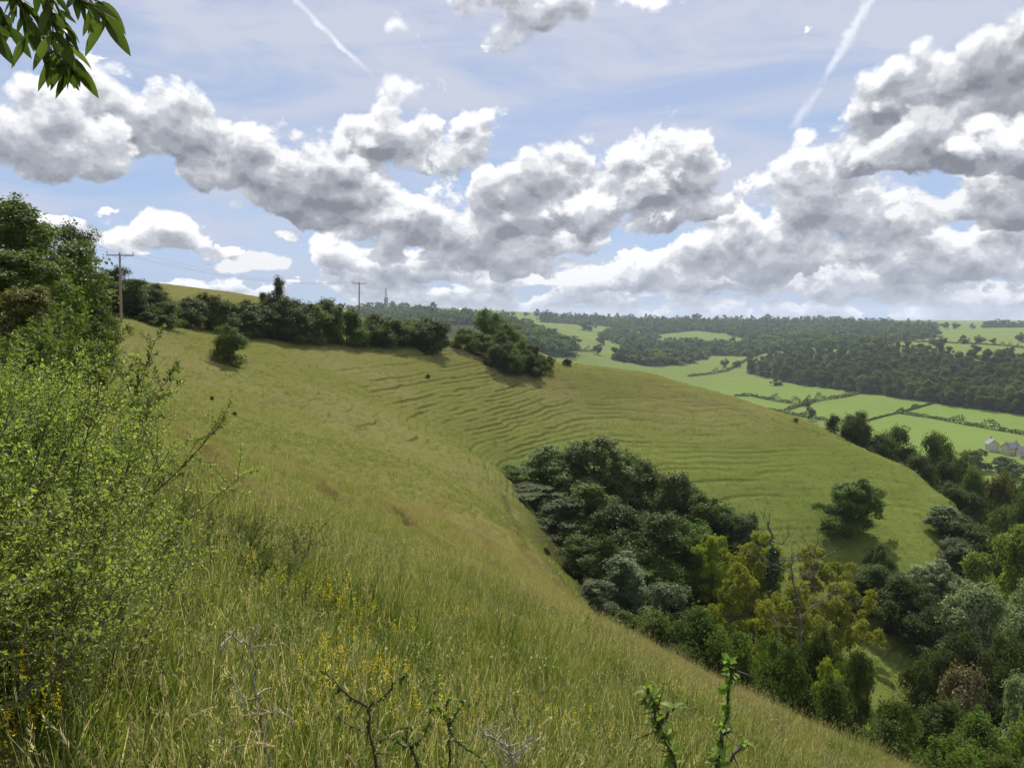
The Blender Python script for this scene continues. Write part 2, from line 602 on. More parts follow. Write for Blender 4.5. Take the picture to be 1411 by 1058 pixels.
FLOOR_PX = []
FIELD_PX = [
    ([(900, 560), (985, 520), (1060, 516), (1190, 540), (1115, 556), (1010, 546)], 0.85),
    ([(1000, 560), (1022, 547), (1100, 560), (1045, 568)], 0.9),
    ([(1045, 569), (1110, 560), (1200, 540), (1280, 555), (1210, 578), (1130, 580)], 0.95),
    ([(1040, 572), (1130, 582), (1130, 640), (1000, 600)], 0.25),
    ([(1245, 570), (1290, 556), (1500, 582), (1500, 620)], 1.0),
    ([(1200, 580), (1240, 571), (1500, 622), (1500, 680), (1200, 640)], 0.95),
    ([(930, 505), (1000, 487), (1045, 490), (1030, 500), (950, 518)], 0.6),
    ([(905, 470), (960, 456), (1035, 464), (1000, 474)], 0.45),
]

# ------------------------------------------------------------------ ground material


def ground_material():
    m, t, out = material('ground')
    co = t.new('ShaderNodeTexCoord').outputs['Object']
    lush, paths, field, tone = (t.attr(k) for k in ('lush', 'paths', 'field', 'tone'))
    big = t.noise(co, 0.045, 4, 0.55)
    mid = t.noise(co, 0.35, 5, 0.6)
    fine = t.noise(co, 3.2, 5, 0.7)
    vfine = t.noise(co, 14.0, 4, 0.7)
    olive, tan, green = c4(.185, .182, .052), c4(.250, .215, .095), c4(.135, .172, .042)
    brown = c4(.085, .068, .034)
    col = t.mix(t.ramp(big, .38, .62), olive, t.mix(t.ramp(mid, .35, .65), olive, tan))
    col = t.mix(t.math('MULTIPLY', t.ramp(mid, .45, .68), 0.55), col, green)
    col = t.mix(t.math('MULTIPLY', lush, t.ramp(mid, .2, .7, .65, 1.0)), col, c4(.150, .195, .040))
    # tufts: darker and paler flecks of turf
    col = t.mix(t.math('MULTIPLY', t.ramp(fine, .5, .72), 0.55), col, c4(.080, .088, .024))
    col = t.mix(t.math('MULTIPLY', t.ramp(vfine, .55, .75), 0.35), col, c4(.24, .22, .10))
    col = t.mix(t.math('MULTIPLY', paths, 0.8), col, brown)
    # risers of the terraces: a darker colour where the turf is steep
    geo = t.new('ShaderNodeNewGeometry')
    nz = t.new('ShaderNodeSeparateXYZ'); t.put(nz.inputs[0], geo.outputs['Normal'])
    st = t.math('MULTIPLY', t.ramp(nz.outputs[2], .86, .66), 0.6)
    col = t.mix(t.math('MULTIPLY', st, t.math('SUBTRACT', 1.0, field)), col, c4(.085, .078, .028))
    # valley pastures
    fbig = t.noise(co, 0.012, 4, 0.6)
    ffin = t.noise(co, 0.16, 5, 0.65)
    fcol = t.mix(tone, c4(.19, .175, .075), c4(.178, .262, .055))
    fcol = t.mix(t.math('MULTIPLY', t.ramp(ffin, .35, .7), 0.5), fcol, c4(.22, .265, .08))
    mp = t.new('ShaderNodeMapping'); t.put(mp.inputs[0], co)
    mp.inputs['Rotation'].default_value = (0, 0, R(62)); mp.inputs['Scale'].default_value = (.012, .30, 1)
    fcol = t.mix(t.math('MULTIPLY', t.ramp(t.noise(mp.outputs[0], 1.0, 3, .6), .4, .65), 0.38), fcol, c4(.15, .20, .05))
    fcol = t.mix(t.math('MULTIPLY', t.ramp(fbig, .42, .65), 0.5), fcol, c4(.16, .225, .048))
    col = t.mix(field, col, fcol)
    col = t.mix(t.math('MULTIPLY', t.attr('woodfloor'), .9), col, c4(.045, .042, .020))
    b = t.new('ShaderNodeBsdfDiffuse')
    b.inputs['Roughness'].default_value = 0.6
    t.put(b.inputs['Color'], col)
    bp = t.new('ShaderNodeBump'); bp.inputs['Strength'].default_value = 0.9; bp.inputs['Distance'].default_value = 0.25
    hh = t.math('ADD', t.math('MULTIPLY', fine, 0.8), t.math('MULTIPLY', vfine, 0.3))
    t.put(bp.inputs['Height'], hh)
    t.put(b.inputs['Normal'], bp.outputs[0])
    t.put(out.inputs[0], b.outputs[0])
    return m


# ------------------------------------------------------------------ sun and sky
SUN_AZ, SUN_EL = 6.0, 52.0      # degrees right of the view, above the horizon
SKY_STRENGTH = 0.1


def azel(px, py):
    u, v = uv(px, py)
    return math.atan2(u, 1), math.atan2(v, math.hypot(u, 1))


# cumulus clouds, farthest first: each is a few puffs (photo centre, half width, rise above and drop below the centre, weight)
CLOUD_LAYERS = [
    ([(225, 325, 72, 32, 24, .9), (180, 335, 40, 18, 14, .8)], 1.0), ([(360, 362, 46, 18, 14, .8), (320, 370, 30, 12, 9, .7)], .9), ([(455, 352, 42, 30, 20, .85), (520, 362, 60, 20, 16, .8)], 1.0),
    ([(590, 368, 80, 34, 22, .9), (700, 385, 70, 18, 14, .8)], 1.0),
    ([(920, 378, 110, 34, 28, .9), (820, 385, 70, 22, 18, .8)], 1.0), ([(1190, 385, 130, 40, 30, .95), (1290, 400, 110, 30, 22, .85)], 1.0),
    ([(700, 345, 135, 52, 36, .95), (640, 335, 60, 40, 30, .85)], .97), ([(1330, 345, 180, 52, 50, 1.0), (1230, 350, 80, 40, 36, .85)], .95),
    ([(1040, 345, 118, 54, 46, 1.0), (1110, 340, 60, 50, 40, .85), (980, 350, 60, 36, 36, .85)], 1.0),
    ([(1190, 300, 110, 62, 52, .8), (1110, 255, 66, 46, 50, .72)], 1.1), ([(1430, 265, 140, 52, 58, 1.0), (1330, 285, 90, 44, 44, .9)], .9),
    ([(575, 310, 100, 52, 44, .95), (500, 300, 50, 40, 40, .8), (635, 310, 50, 40, 36, .8)], 1.0),
    ([(550, 205, 82, 54, 40, .9), (510, 215, 45, 34, 28, .8)], 1.0), ([(645, 215, 62, 48, 38, .75)], 1.05),
    ([(900, 258, 92, 66, 64, 1.05), (960, 255, 45, 50, 60, .9), (860, 225, 50, 34, 50, .8)], 1.02), ([(770, 270, 140, 70, 58, 1.05), (700, 290, 70, 52, 50, .9), (780, 235, 60, 40, 50, .8)], 1.0),
    ([(800, 285, 78, 34, 26, .7)], 1.15),
    ([(420, 245, 92, 54, 60, 1.05), (460, 285, 85, 44, 34, .9), (380, 225, 50, 40, 40, .85)], .92), ([(300, 225, 85, 58, 36, .95), (345, 215, 45, 40, 34, .8)], 1.0),
    ([(235, 190, 95, 72, 58, 1.0), (165, 165, 70, 62, 60, .95), (285, 185, 50, 48, 46, .85)], 1.0), ([(50, 205, 125, 72, 44, 1.0), (130, 215, 75, 50, 36, .9)], 1.02),
    ([(1245, 155, 80, 84, 74, 1.0), (1195, 190, 50, 60, 50, .85), (1300, 120, 60, 60, 80, .9)], 1.0), ([(1400, 110, 130, 96, 96, 1.1), (1330, 190, 120, 66, 52, 1.0), (1440, 200, 90, 70, 50, .95)], .93),
    ([(1380, 195, 60, 30, 30, .62)], 1.1),
    ([(745, 5, 110, 46, 50, .85), (690, -5, 66, 36, 40, .75), (800, 15, 60, 30, 36, .7)], 1.2), ([(555, 122, 48, 32, 30, .58)], 1.1), ([(905, 2, 40, 20, 26, .5)], 1.2), ([(562, 40, 24, 28, 32, .33)], 1.1), ([(1105, 190, 20, 16, 16, .36)], 1.2),
]
CONTRAILS = [((395, -12), (516, 108), 4.5, .62), ((1222, -40), (1130, 120), 7.5, .62), ((1130, 120), (1088, 182), 6.5, .42)]
PX = 1.0 / F


def haze_mat():
    m, t, out = material('haze')
    v = t.new('ShaderNodeVolumePrincipled')
    v.inputs['Color'].default_value = c4(.70, .80, .95)
    v.inputs['Density'].default_value = HAZE
    v.inputs['Anisotropy'].default_value = .2
    t.put(out.inputs['Volume'], v.outputs[0])
    return m


HAZE = 0.85e-4


def build_world():
    w = bpy.data.worlds.new('World')
    scene.world = w
    w.use_nodes = True
    # group: billow detail at a sky position S = (azimuth, elevation)
    g = bpy.data.node_groups.new('cloud_billows', 'ShaderNodeTree')
    g.interface.new_socket('S', in_out='INPUT', socket_type='NodeSocketVector')
    g.interface.new_socket('N', in_out='OUTPUT', socket_type='NodeSocketFloat')
    t = NT(g)
    gi, go = t.new('NodeGroupInput'), t.new('NodeGroupOutput')
    N = t.vmath('MULTIPLY', gi.outputs[0], (1, 1.25, 1))
    n1 = t.new('ShaderNodeTexNoise', noise_dimensions='2D', normalize=True)
    t.put(n1.inputs['Vector'], N); n1.inputs['Scale'].default_value = 6.5; n1.inputs['Detail'].default_value = 6; n1.inputs['Roughness'].default_value = .53
    n1.inputs['Distortion'].default_value = 0.12
    wv = t.vmath('MULTIPLY', t.vmath('SUBTRACT', n1.outputs['Color'], (.5, .5, .5)), (.06, .06, 0))
    vor = t.new('ShaderNodeTexVoronoi', voronoi_dimensions='2D', feature='F1')
    t.put(vor.inputs['Vector'], t.vmath('ADD', N, wv)); vor.inputs['Scale'].default_value = 16
    vor.inputs['Detail'].default_value = 3; vor.inputs['Roughness'].default_value = .45; vor.inputs['Lacunarity'].default_value = 2.2
    bil = t.math('SUBTRACT', 1.0, vor.outputs['Distance'])
    sz = t.new('ShaderNodeSeparateXYZ'); t.put(sz.inputs[0], gi.outputs[0])
    n2 = t.noise(N, 27, 4, .6, '2D', .2)
    fine = t.math('MULTIPLY', t.math('SUBTRACT', n2, .5), t.ramp(sz.outputs[1], .30, .05, .22, 1.1, smooth=False))
    t.put(go.inputs[0], t.math('ADD', t.math('MULTIPLY_ADD', t.math('SUBTRACT', n1.outputs[0], .5), 1.15, fine), t.math('MULTIPLY', t.math('SUBTRACT', bil, .60), .75)))

    t = NT(w.node_tree)
    t.n.clear()
    out = t.new('ShaderNodeOutputWorld')
    bg = t.new('ShaderNodeBackground')
    bg.inputs['Strength'].default_value = SKY_STRENGTH
    t.put(out.inputs[0], bg.outputs[0])
    sky = t.new('ShaderNodeTexSky', sky_type='NISHITA')
    sky.sun_disc = False
    sky.sun_elevation = R(SUN_EL)
    sky.sun_rotation = R(SUN_AZ)
    sky.air_density = 1.2
    sky.dust_density = 0.6
    sky.ozone_density = 1.6
    sky.altitude = 150
    dirv = t.new('ShaderNodeTexCoord').outputs['Generated']
    s = t.new('ShaderNodeSeparateXYZ'); t.put(s.inputs[0], dirv)
    az = t.math('ARCTAN2', s.outputs[0], s.outputs[1])
    el = t.math('ARCSINE', s.outputs[2])

    def comb(a, b, c):
        nd = t.new('ShaderNodeCombineXYZ')
        for i, v in enumerate((a, b, c)):
            t.put(nd.inputs[i], v)
        return nd.outputs[0]
    S = comb(az, el, 0.0)
    k = 0.78 / SKY_STRENGTH
    # high thin veil: streaks of cirrus
    rot = t.new('ShaderNodeMapping'); t.put(rot.inputs[0], S)
    rot.inputs['Rotation'].default_value = (0, 0, R(24)); rot.inputs['Scale'].default_value = (1.6, 7.5, 1)
    ci = t.noise(rot.outputs[0], 2.1, 6, .58, '2D', 0.6)
    rot2 = t.new('ShaderNodeMapping'); t.put(rot2.inputs[0], S)
    rot2.inputs['Rotation'].default_value = (0, 0, R(-38)); rot2.inputs['Scale'].default_value = (2.0, 9, 1)
    ci2 = t.noise(rot2.outputs[0], 1.7, 5, .6, '2D', 0.4)
    veil = t.math('MULTIPLY', t.ramp(ci, .32, .70), .68)
    veil = t.math('ADD', veil, t.math('MULTIPLY', t.ramp(ci2, .42, .74), .45))
    veil = t.math('ADD', veil, t.ramp(el, .12, .46, 0.04, .5, smooth=False), clamp=True)
    azure = t.mix(t.ramp(el, .05, .42, smooth=False), c4(.20 * k, .37 * k, .66 * k), c4(.27 * k, .325 * k, .50 * k))
    base = t.mix(.72, t.vmath('MULTIPLY', sky.outputs[0], (.74, .66, .67)), azure)
    base = t.mix(veil, base, c4(.46 * k, .495 * k, .60 * k))
    # pale blue-grey band over the horizon
    base = t.mix(t.ramp(el, .085, .0, 0, .7), base, c4(.27 * k, .36 * k, .50 * k))
    nn = t.noise(S, 45, 5, .65, '2D')
    for (p0, p1, wd, op) in CONTRAILS:
        a0, e0 = azel(*p0); a1, e1 = azel(*p1)
        L = math.hypot(a1 - a0, e1 - e0)
        ux, uy = (a1 - a0) / L, (e1 - e0) / L
        q = t.vmath('SUBTRACT', S, (a0, e0, 0))
        al = t.math('MULTIPLY', t.vmath('DOT_PRODUCT', q, (ux, uy, 0)), 1 / L)
        ac = t.math('ADD', t.vmath('DOT_PRODUCT', q, (-uy, ux, 0)), t.math('MULTIPLY', t.math('SUBTRACT', nn, .5), wd * PX * 2.4))
        ww = t.math('MULTIPLY', t.math('ABSOLUTE', ac), 1 / (wd * PX))
        a = t.math('MULTIPLY', t.ramp(ww, 1.15, .1), t.math('MULTIPLY', t.ramp(al, -.02, .03), t.ramp(al, 1.04, .72)))
        a = t.math('MULTIPLY', a, t.math('MULTIPLY', t.ramp(nn, .25, .7, .3, 1), op))
        base = t.mix(a, base, c4(.84 * k, .86 * k, .92 * k))

    def bil_at(off):
        nd = t.new('ShaderNodeGroup'); nd.node_tree = g
        t.put(nd.inputs[0], t.vmath('ADD', S, off) if off else S)
        return nd.outputs[0]
    amp = t.ramp(el, .02, .30, .78, 1.0, smooth=False)
    N0 = t.math('MULTIPLY', bil_at(None), amp)
    N1 = t.math('MULTIPLY', bil_at((-.002, .013, 0)), amp)
    relief = t.math('SUBTRACT', N0, N1)
    U = .034
    S0, S1 = comb(az, el, el), None
    el1 = t.math('ADD', el, U)
    S1 = comb(t.math('ADD', az, -.004), el1, el1)

    def puffs(layer, P):
        acc = None
        for (px, py, hw, up, dn, wt) in layer:
            a, e = azel(px, py)
            c = 1.0 / math.hypot(1, uv(px, py)[0])
            ra, rt, rb = hw * PX * c * c * 1.3, up * PX * c * 1.35, dn * PX * c * 1.2
            q = t.vmath('MULTIPLY_ADD', P, (1 / ra, 1 / rt, -1 / rb), (-a / ra, -e / rt, e / rb))
            q = t.vmath('MAXIMUM', q, (-99, 0, 0))
            f = t.math('MULTIPLY_ADD', t.vmath('LENGTH', q), -1.3 * wt, 1.3 * wt)
            if acc is None:
                acc = f
            else:
                nd = t.new('ShaderNodeMath', operation='SMOOTH_MAX')
                t.put(nd.inputs[0], acc); t.put(nd.inputs[1], f); nd.inputs[2].default_value = 0.22
                acc = nd.outputs[0]
        return acc
    greyhaze = t.ramp(el, .11, .0, 0, .30)

    def lay(base, F0, F1, bright, soft=.20):
        D0 = t.math('ADD', F0, N0)
        D1 = t.math('MAXIMUM', t.math('MULTIPLY_ADD', N1, .75, F1), -.35)
        alpha = t.ramp(D0, -.02, soft)
        lit = t.math('POWER', 2.718, t.math('MULTIPLY', t.math('ADD', D1, .22), -1.2))
        lit = t.math('ADD', t.math('MULTIPLY', lit, .92), t.math('MULTIPLY', relief, .55), clamp=True)
        col = t.new('ShaderNodeValToRGB')
        cr = col.color_ramp; cr.interpolation = 'EASE'
        cr.elements[0].position = .08; cr.elements[0].color = c4(.185, .196, .228)
        cr.elements[1].position = .95; cr.elements[1].color = c4(.83, .83, .845)
        for p, v in ((.30, (.285, .298, .335)), (.55, (.42, .435, .475)), (.78, (.66, .665, .69))):
            e = cr.elements.new(p); e.color = c4(*v)
        t.put(col.inputs[0], lit)
        cc = t.vmath('SCALE', col.outputs[0], scale=k * bright)
        cc = t.mix(greyhaze, cc, c4(.37 * k, .41 * k, .49 * k))
        return t.mix(alpha, base, cc)
    # rows of small distant cumulus near the horizon
    hzs = []
    for du in (0, .012):
        P = S if not du else t.vmath('ADD', S, (0, du, 0))
        nh = t.noise(t.vmath('MULTIPLY', P, (1, 2.7, 1)), 9.5, 5, .55, '2D')
        cov = t.ramp(el, .015, .18, .46, -.7, smooth=False)
        hzs.append(t.math('ADD', t.math('MULTIPLY', t.math('SUBTRACT', nh, .48), 3.2), cov))
    col = lay(base, hzs[0], hzs[1], 1.08, .12)
    # a broken field of cumulus behind and beside the camera
    azb = t.math('ABSOLUTE', az)
    nb = t.noise(S, 2.6, 3, .5, '2D')
    fb = t.math('ADD', t.math('MULTIPLY', t.math('SUBTRACT', nb, .46), 3.0), t.math('SUBTRACT', t.ramp(azb, .8, 1.1, 0, 1.4), 1.4))
    col = lay(col, fb, fb, 1.1)
    for layer, bright in CLOUD_LAYERS:
        col = lay(col, puffs(layer, S0), puffs(layer, S1), bright, t.ramp(el, .05, .35, .16, .27) if bright < 1.1 else .38)
    t.put(bg.inputs['Color'], col)
    w.cycles.sampling_method = 'NONE'

    # the air of the valley
    mb = MB(); mb.box((0, 0, 0), (17600, 17600, 200))
    o = link('haze', mb.mesh('haze', False), haze_mat())
    o.location = (0, 0, 18)
    tag(o, 'thin blue summer haze over the valley', 'haze', kind='stuff')

    sun = bpy.data.lights.new('sun', 'SUN')
    so = bpy.data.objects.new('sun', sun)
    COL.objects.link(so)
    sun.energy = 4.6
    sun.angle = R(0.55)
    sun.color = (1.0, .955, .88)
    d = Vector((math.sin(R(SUN_AZ)) * math.cos(R(SUN_EL)), math.cos(R(SUN_AZ)) * math.cos(R(SUN_EL)), math.sin(R(SUN_EL))))
    so.rotation_euler = d.to_track_quat('Z', 'Y').to_euler()
    so.location = d * 500
    vs = scene.view_settings
    vs.view_transform = 'Standard'; vs.look = 'None'; vs.gamma = 1.0; vs.use_curve_mapping = False
    vs.exposure = 0.72
    cy = scene.cycles
    cy.max_bounces = 6; cy.diffuse_bounces = 3; cy.glossy_bounces = 2; cy.transmission_bounces = 4; cy.volume_bounces = 0; cy.transparent_max_bounces = 6
    cy.use_denoising = True
    cy.sample_clamp_indirect = 4

# ------------------------------------------------------------------ foliage geometry


def unit(a):
    return a / (np.linalg.norm(a, axis=-1, keepdims=True) + 1e-9)


def leaf_quads(mb, P, N, L, W, rnd, rng, up=None, fold=0.15):
    """one small folded quad per leaf"""
    n = len(P)
    a = np.cross(N, unit(rng.normal(size=(n, 3)))) if up is None else up
    a = unit(a)
    b = unit(np.cross(N, a))
    L = np.broadcast_to(L, (n,))[:, None]; W = np.broadcast_to(W, (n,))[:, None]
    dn = N * W * fold
    V = np.stack([P - a * L * .5, P + b * W * .5 + dn, P + a * L * .5, P - b * W * .5 + dn], 1).reshape(-1, 3)
    q = np.arange(4 * n).reshape(n, 4)
    mb.add(V, q, None, rnd)


def prof(t, kind):
    if kind == 'round':
        return np.sin(np.pi * np.clip(t, 0, 1) ** .85) ** .55
    if kind == 'tall':
        return np.sin(np.pi * np.clip(t, 0, 1) ** .8) ** .75
    if kind == 'dome':
        return np.clip(1 - t, 0, 1) ** .45 * (0.82 + 0.3 * np.sqrt(np.clip(t, 0, 1)))
    if kind == 'cone':
        return np.clip(1 - t, 0, 1) ** .7
    return 1.0


def make_tree(seed, h, r, base, nclump, nleaf, leaf, shape='round', flat=.75, clump=(.2, .36), limbs=12, trunk_r=.028, lean=.05, ragged=.25, spread=0.6, core=0.6, upb=.5, lobes=7, spray=.3):
    """returns (trunk MB, crown MB); the crown is a cluster of uneven lobes, each dressed with leafy sprays"""
    rng = np.random.default_rng(seed)
    crown, trunk = MB(), MB()
    # lobes: the big limbs' own heads
    LC, LR = [], []
    for i in range(lobes):
        t = (i + .5) / lobes
        t = np.clip(t + rng.normal() * .06, .06, .97)
        a = i * 2.4 + rng.normal() * .5
        lr = r * rng.uniform(.34, .56) * (1.08 - .35 * t if shape != 'round' else 1.0 - .25 * abs(t - .45))
        off = max(prof(np.array([t]), shape)[0] * r * (1 + ragged * rng.normal() * .5) - lr * .75, 0) * rng.uniform(.75, 1.05)
        zz = base * h + lr * .55 * flat + t * (h * (1 - base) - lr * (.6 + .8) * flat)
        LC.append((off * math.cos(a) + lean * zz, off * math.sin(a), zz)); LR.append(lr)
    LC, LR = np.array(LC), np.array(LR)
    # clumps over the lobes
    li = rng.choice(lobes, nclump, p=LR ** 2 / (LR ** 2).sum())
    d = unit(rng.normal(size=(nclump, 3)) + np.array((0, 0, .35)))
    rc = r * rng.uniform(clump[0], clump[1], nclump) * .8
    C = LC[li] + d * (LR[li] * rng.uniform(spread, 1.0, nclump))[:, None] * np.array((1, 1, flat * 1.05))
    C[:, 2] = np.clip(C[:, 2], base * h + .1, h - rc * flat * .6)
    k = np.maximum((nleaf * (rc ** 2) / (rc ** 2).sum()).astype(int), 4)
    idx = np.repeat(np.arange(nclump), k)
    n = len(idx)
    dd = unit(rng.normal(size=(n, 3)) + d[idx] * .35 + np.array((0, 0, .3)))
    depth = 1 - core * rng.random(n) ** 1.3
    tip = rng.random(n) < spray
    # sprays stick out of the clump along a few directions of its own
    sp = unit(rng.normal(size=(nclump, 4, 3)) + d[:, None, :] * .8 + np.array((0, 0, .35)))
    sd = sp[idx, rng.integers(0, 4, n)]
    dd = np.where(tip[:, None], unit(sd + rng.normal(size=(n, 3)) * .16), dd)
    depth = np.where(tip, rng.uniform(.5, 1.55, n), depth)
    P = C[idx] + dd * (rc[idx] * depth)[:, None] * np.array((1, 1, flat))
    P[:, 2] = np.maximum(P[:, 2], .05)
    cen = np.array((lean * h * .5, 0, base * h + .4 * h * (1 - base)))
    out = unit(P - cen)
    N = unit(dd * .5 + out * .3 + np.array((0, 0, upb)) + rng.normal(size=(n, 3)) * .45)
    cr = rng.random(nclump); lrn = rng.random(lobes)
    rnd = np.clip(.25 * lrn[li[idx]] + .30 * cr[idx] + .45 * rng.random(n), 0, 1)
    s = leaf * rng.uniform(.6, 1.3, n)
    leaf_quads(crown, P, N, s * 1.25, s * .8, rnd, rng)
    # trunk and limbs
    top = np.array((lean * h * .55, 0, h * (base + (1 - base) * .62)))
    tp = np.array([[0, 0, -.5], [.012 * h * rng.normal(), .012 * h * rng.normal(), h * base * .6 + .2], [lean * h * .25 + .015 * h * rng.normal(), .015 * h * rng.normal(), h * (base + (1 - base) * .3)], top])
    R0 = trunk_r * h
    trunk.tube(tp, [R0 * 1.35, R0 * .95, R0 * .7, R0 * .2], 8)

    def trunk_at(zz):
        fr = np.interp(zz, tp[:, 2], [0, 1, 2, 3]); k0 = int(min(fr, 2))
        return tp[k0] + (tp[k0 + 1] - tp[k0]) * (fr - k0)
    for i in range(lobes):
        e = LC[i]
        st = trunk_at(min(max(h * base * .6 + rng.uniform(.2, .6) * (e[2] - h * base * .6), .3), top[2] * .9))
        m = st * .45 + e * .55 + rng.normal(size=3) * .06 * r + np.array((0, 0, -.05 * r))
        r1 = R0 * rng.uniform(.38, .55)
        trunk.tube([st, m, e], [r1, r1 * .7, r1 * .3], 6)
        mine = np.where(li == i)[0][:max(1, limbs // lobes)]
        for j in mine:
            q = C[j]; w = e * .7 + m * .3
            trunk.tube([w, w * .4 + q * .6 + rng.normal(size=3) * .05 * r, q], [r1 * .38, r1 * .25, r1 * .08], 5)
    return trunk, crown


BARK = simple_mat('bark', (.085, .07, .052), .9, 3.0, .45, bump=.4)
BARK_GREY = simple_mat('weathered_wood', (.115, .10, .082), .85, 5.0, .35, bump=.4)
BARK_FAR = simple_mat('bark_far', (.07, .06, .045), .9)

LEAF = {
    'dark': leaf_mat('leaves_dark', (.034, .054, .012), (.092, .120, .024), .36, gloss=.08),
    'mid': leaf_mat('leaves_mid', (.052, .082, .014), (.130, .170, .030), .40, gloss=.08),
    'ash': leaf_mat('leaves_ash', (.075, .115, .030), (.150, .195, .055), .38, gloss=.08),
    'grey': leaf_mat('leaves_grey', (.060, .086, .036), (.140, .170, .085), .32, gloss=.08),
    'yellow': leaf_mat('leaves_yellow', (.125, .150, .016), (.285, .290, .036), .42, gloss=.08),
    'pale': leaf_mat('leaves_pale', (.105, .140, .055), (.280, .325, .160), .32, third=(.30, .33, .22), gloss=.15),
    'lime': leaf_mat('leaves_lime', (.10, .145, .022), (.215, .265, .052), .40, gloss=.1),
    'olive': leaf_mat('leaves_olive', (.085, .095, .026), (.165, .165, .050), .34, gloss=.08),
    'brown': leaf_mat('leaves_tan', (.085, .075, .032), (.17, .135, .062), .25),
    'wood': leaf_mat('leaves_far_wood', (.048, .076, .020), (.125, .156, .040), .32, gloss=.05, rough=.7),
    'woodlight': leaf_mat('leaves_far_light', (.080, .112, .028), (.165, .195, .055), .32, gloss=.05, rough=.7),
    'ivy': leaf_mat('leaves_ivy', (.020, .045, .010), (.045, .085, .018), .2, gloss=.5),
}

# (height, radius, ...) of one tree of each kind; the copies are scaled
KINDS = {
    'ash':   dict(h=11, r=4.6, base=.16, nclump=110, nleaf=40000, leaf=.18, shape='round', clump=(.15, .30), limbs=40, ragged=.4, mat='ash', trunk_r=.022, lean=.03, core=.8, lobes=9, spray=.4),
    'tall':  dict(h=10, r=4.8, base=.04, nclump=85, nleaf=36000, leaf=.20, shape='round', clump=(.18, .36), limbs=24, ragged=.5, mat='mid', lobes=7),
    'dark':  dict(h=10, r=5.0, base=.03, nclump=80, nleaf=36000, leaf=.20, shape='round', clump=(.20, .38), limbs=21, ragged=.45, mat='dark', lobes=6),
    'grey':  dict(h=8, r=3.8, base=.02, nclump=70, nleaf=26000, leaf=.18, shape='dome', clump=(.17, .36), limbs=20, ragged=.5, mat='grey', lobes=5, spray=.45),
    'maple': dict(h=8.5, r=4.8, base=.10, nclump=95, nleaf=17000, leaf=.18, shape='round', clump=(.10, .22), limbs=54, ragged=.7, mat='yellow', flat=.55, spread=.5, trunk_r=.022, lobes=10, spray=.08, core=.45),
    'pale':  dict(h=9, r=5.2, base=.02, nclump=120, nleaf=40000, leaf=.19, shape='dome', clump=(.12, .26), limbs=20, ragged=.5, mat='pale', flat=.75, lobes=8, core=.55),
    'lime':  dict(h=9, r=5.2, base=.02, nclump=100, nleaf=36000, leaf=.20, shape='dome', clump=(.14, .28), limbs=18, ragged=.5, mat='lime', flat=.7, lobes=8, core=.55),
    'oak':   dict(h=9.5, r=5.2, base=.09, nclump=120, nleaf=36000, leaf=.19, shape='round', clump=(.13, .26), limbs=45, ragged=.5, mat='mid', flat=.72, trunk_r=.05, lean=.10, lobes=9, core=.55, spray=.2),
    'bush':  dict(h=5, r=3.4, base=0, nclump=55, nleaf=18000, leaf=.16, shape='dome', clump=(.18, .38), limbs=12, ragged=.5, mat='mid', trunk_r=.02, lobes=6),
    'bush_dark': dict(h=5, r=3.4, base=0, nclump=50, nleaf=18000, leaf=.16, shape='dome', clump=(.18, .40), limbs=12, ragged=.5, mat='dark', trunk_r=.02, lobes=6),
    'bush_olive': dict(h=5, r=3.4, base=0, nclump=50, nleaf=18000, leaf=.16, shape='dome', clump=(.16, .36), limbs=12, ragged=.5, mat='olive', trunk_r=.02, lobes=6, spray=.4),
    'bush_tan': dict(h=4, r=3.0, base=.03, nclump=45, nleaf=15000, leaf=.16, shape='dome', clump=(.18, .36), limbs=10, ragged=.45, mat='brown', trunk_r=.02, lobes=5),
    'far':   dict(h=12, r=6.5, base=0, nclump=26, nleaf=3000, leaf=.7, shape='dome', clump=(.24, .46), limbs=4, ragged=.5, mat='wood', core=.3, lobes=5, spray=.12),
    'far_tall': dict(h=14, r=6.0, base=.02, nclump=26, nleaf=3000, leaf=.7, shape='round', clump=(.24, .46), limbs=4, ragged=.5, mat='wood', core=.3, lobes=6, spray=.12),
    'far_light': dict(h=11, r=6.5, base=0, nclump=26, nleaf=3000, leaf=.7, shape='dome', clump=(.24, .46), limbs=4, ragged=.5, mat='woodlight', core=.3, lobes=5, spray=.12),
    'lone':  dict(h=12, r=6.0, base=.10, nclump=34, nleaf=2600, leaf=.75, shape='round', clump=(.22, .40), limbs=7, ragged=.45, mat='wood', core=.3, lobes=6, spray=.15),
}
VARIANTS = {'ash': 2, 'tall': 4, 'dark': 4, 'grey': 3, 'maple': 4, 'pale': 2, 'bush': 3, 'bush_dark': 3, 'bush_olive': 2, 'far': 5, 'far_tall': 4, 'far_light': 4, 'lone': 3}
_PROTO = {}


def proto(kind, i):
    i = i % VARIANTS.get(kind, 1)
    if (kind, i) not in _PROTO:
        a = dict(KINDS[kind]); mat = a.pop('mat')
        tr, cr = make_tree(sum(map(ord, kind)) * 7 + i * 101, **a)
        tm, cm = tr.mesh('trunk_' + kind), cr.mesh('crown_' + kind, smooth=False)
        tm.materials.append(BARK_FAR if kind.startswith(('far', 'lone')) else BARK)
        cm.materials.append(LEAF[mat])
        _PROTO[(kind, i)] = (tm, cm, a['h'], a['r'])
    return _PROTO[(kind, i)]


_cnt = [0]


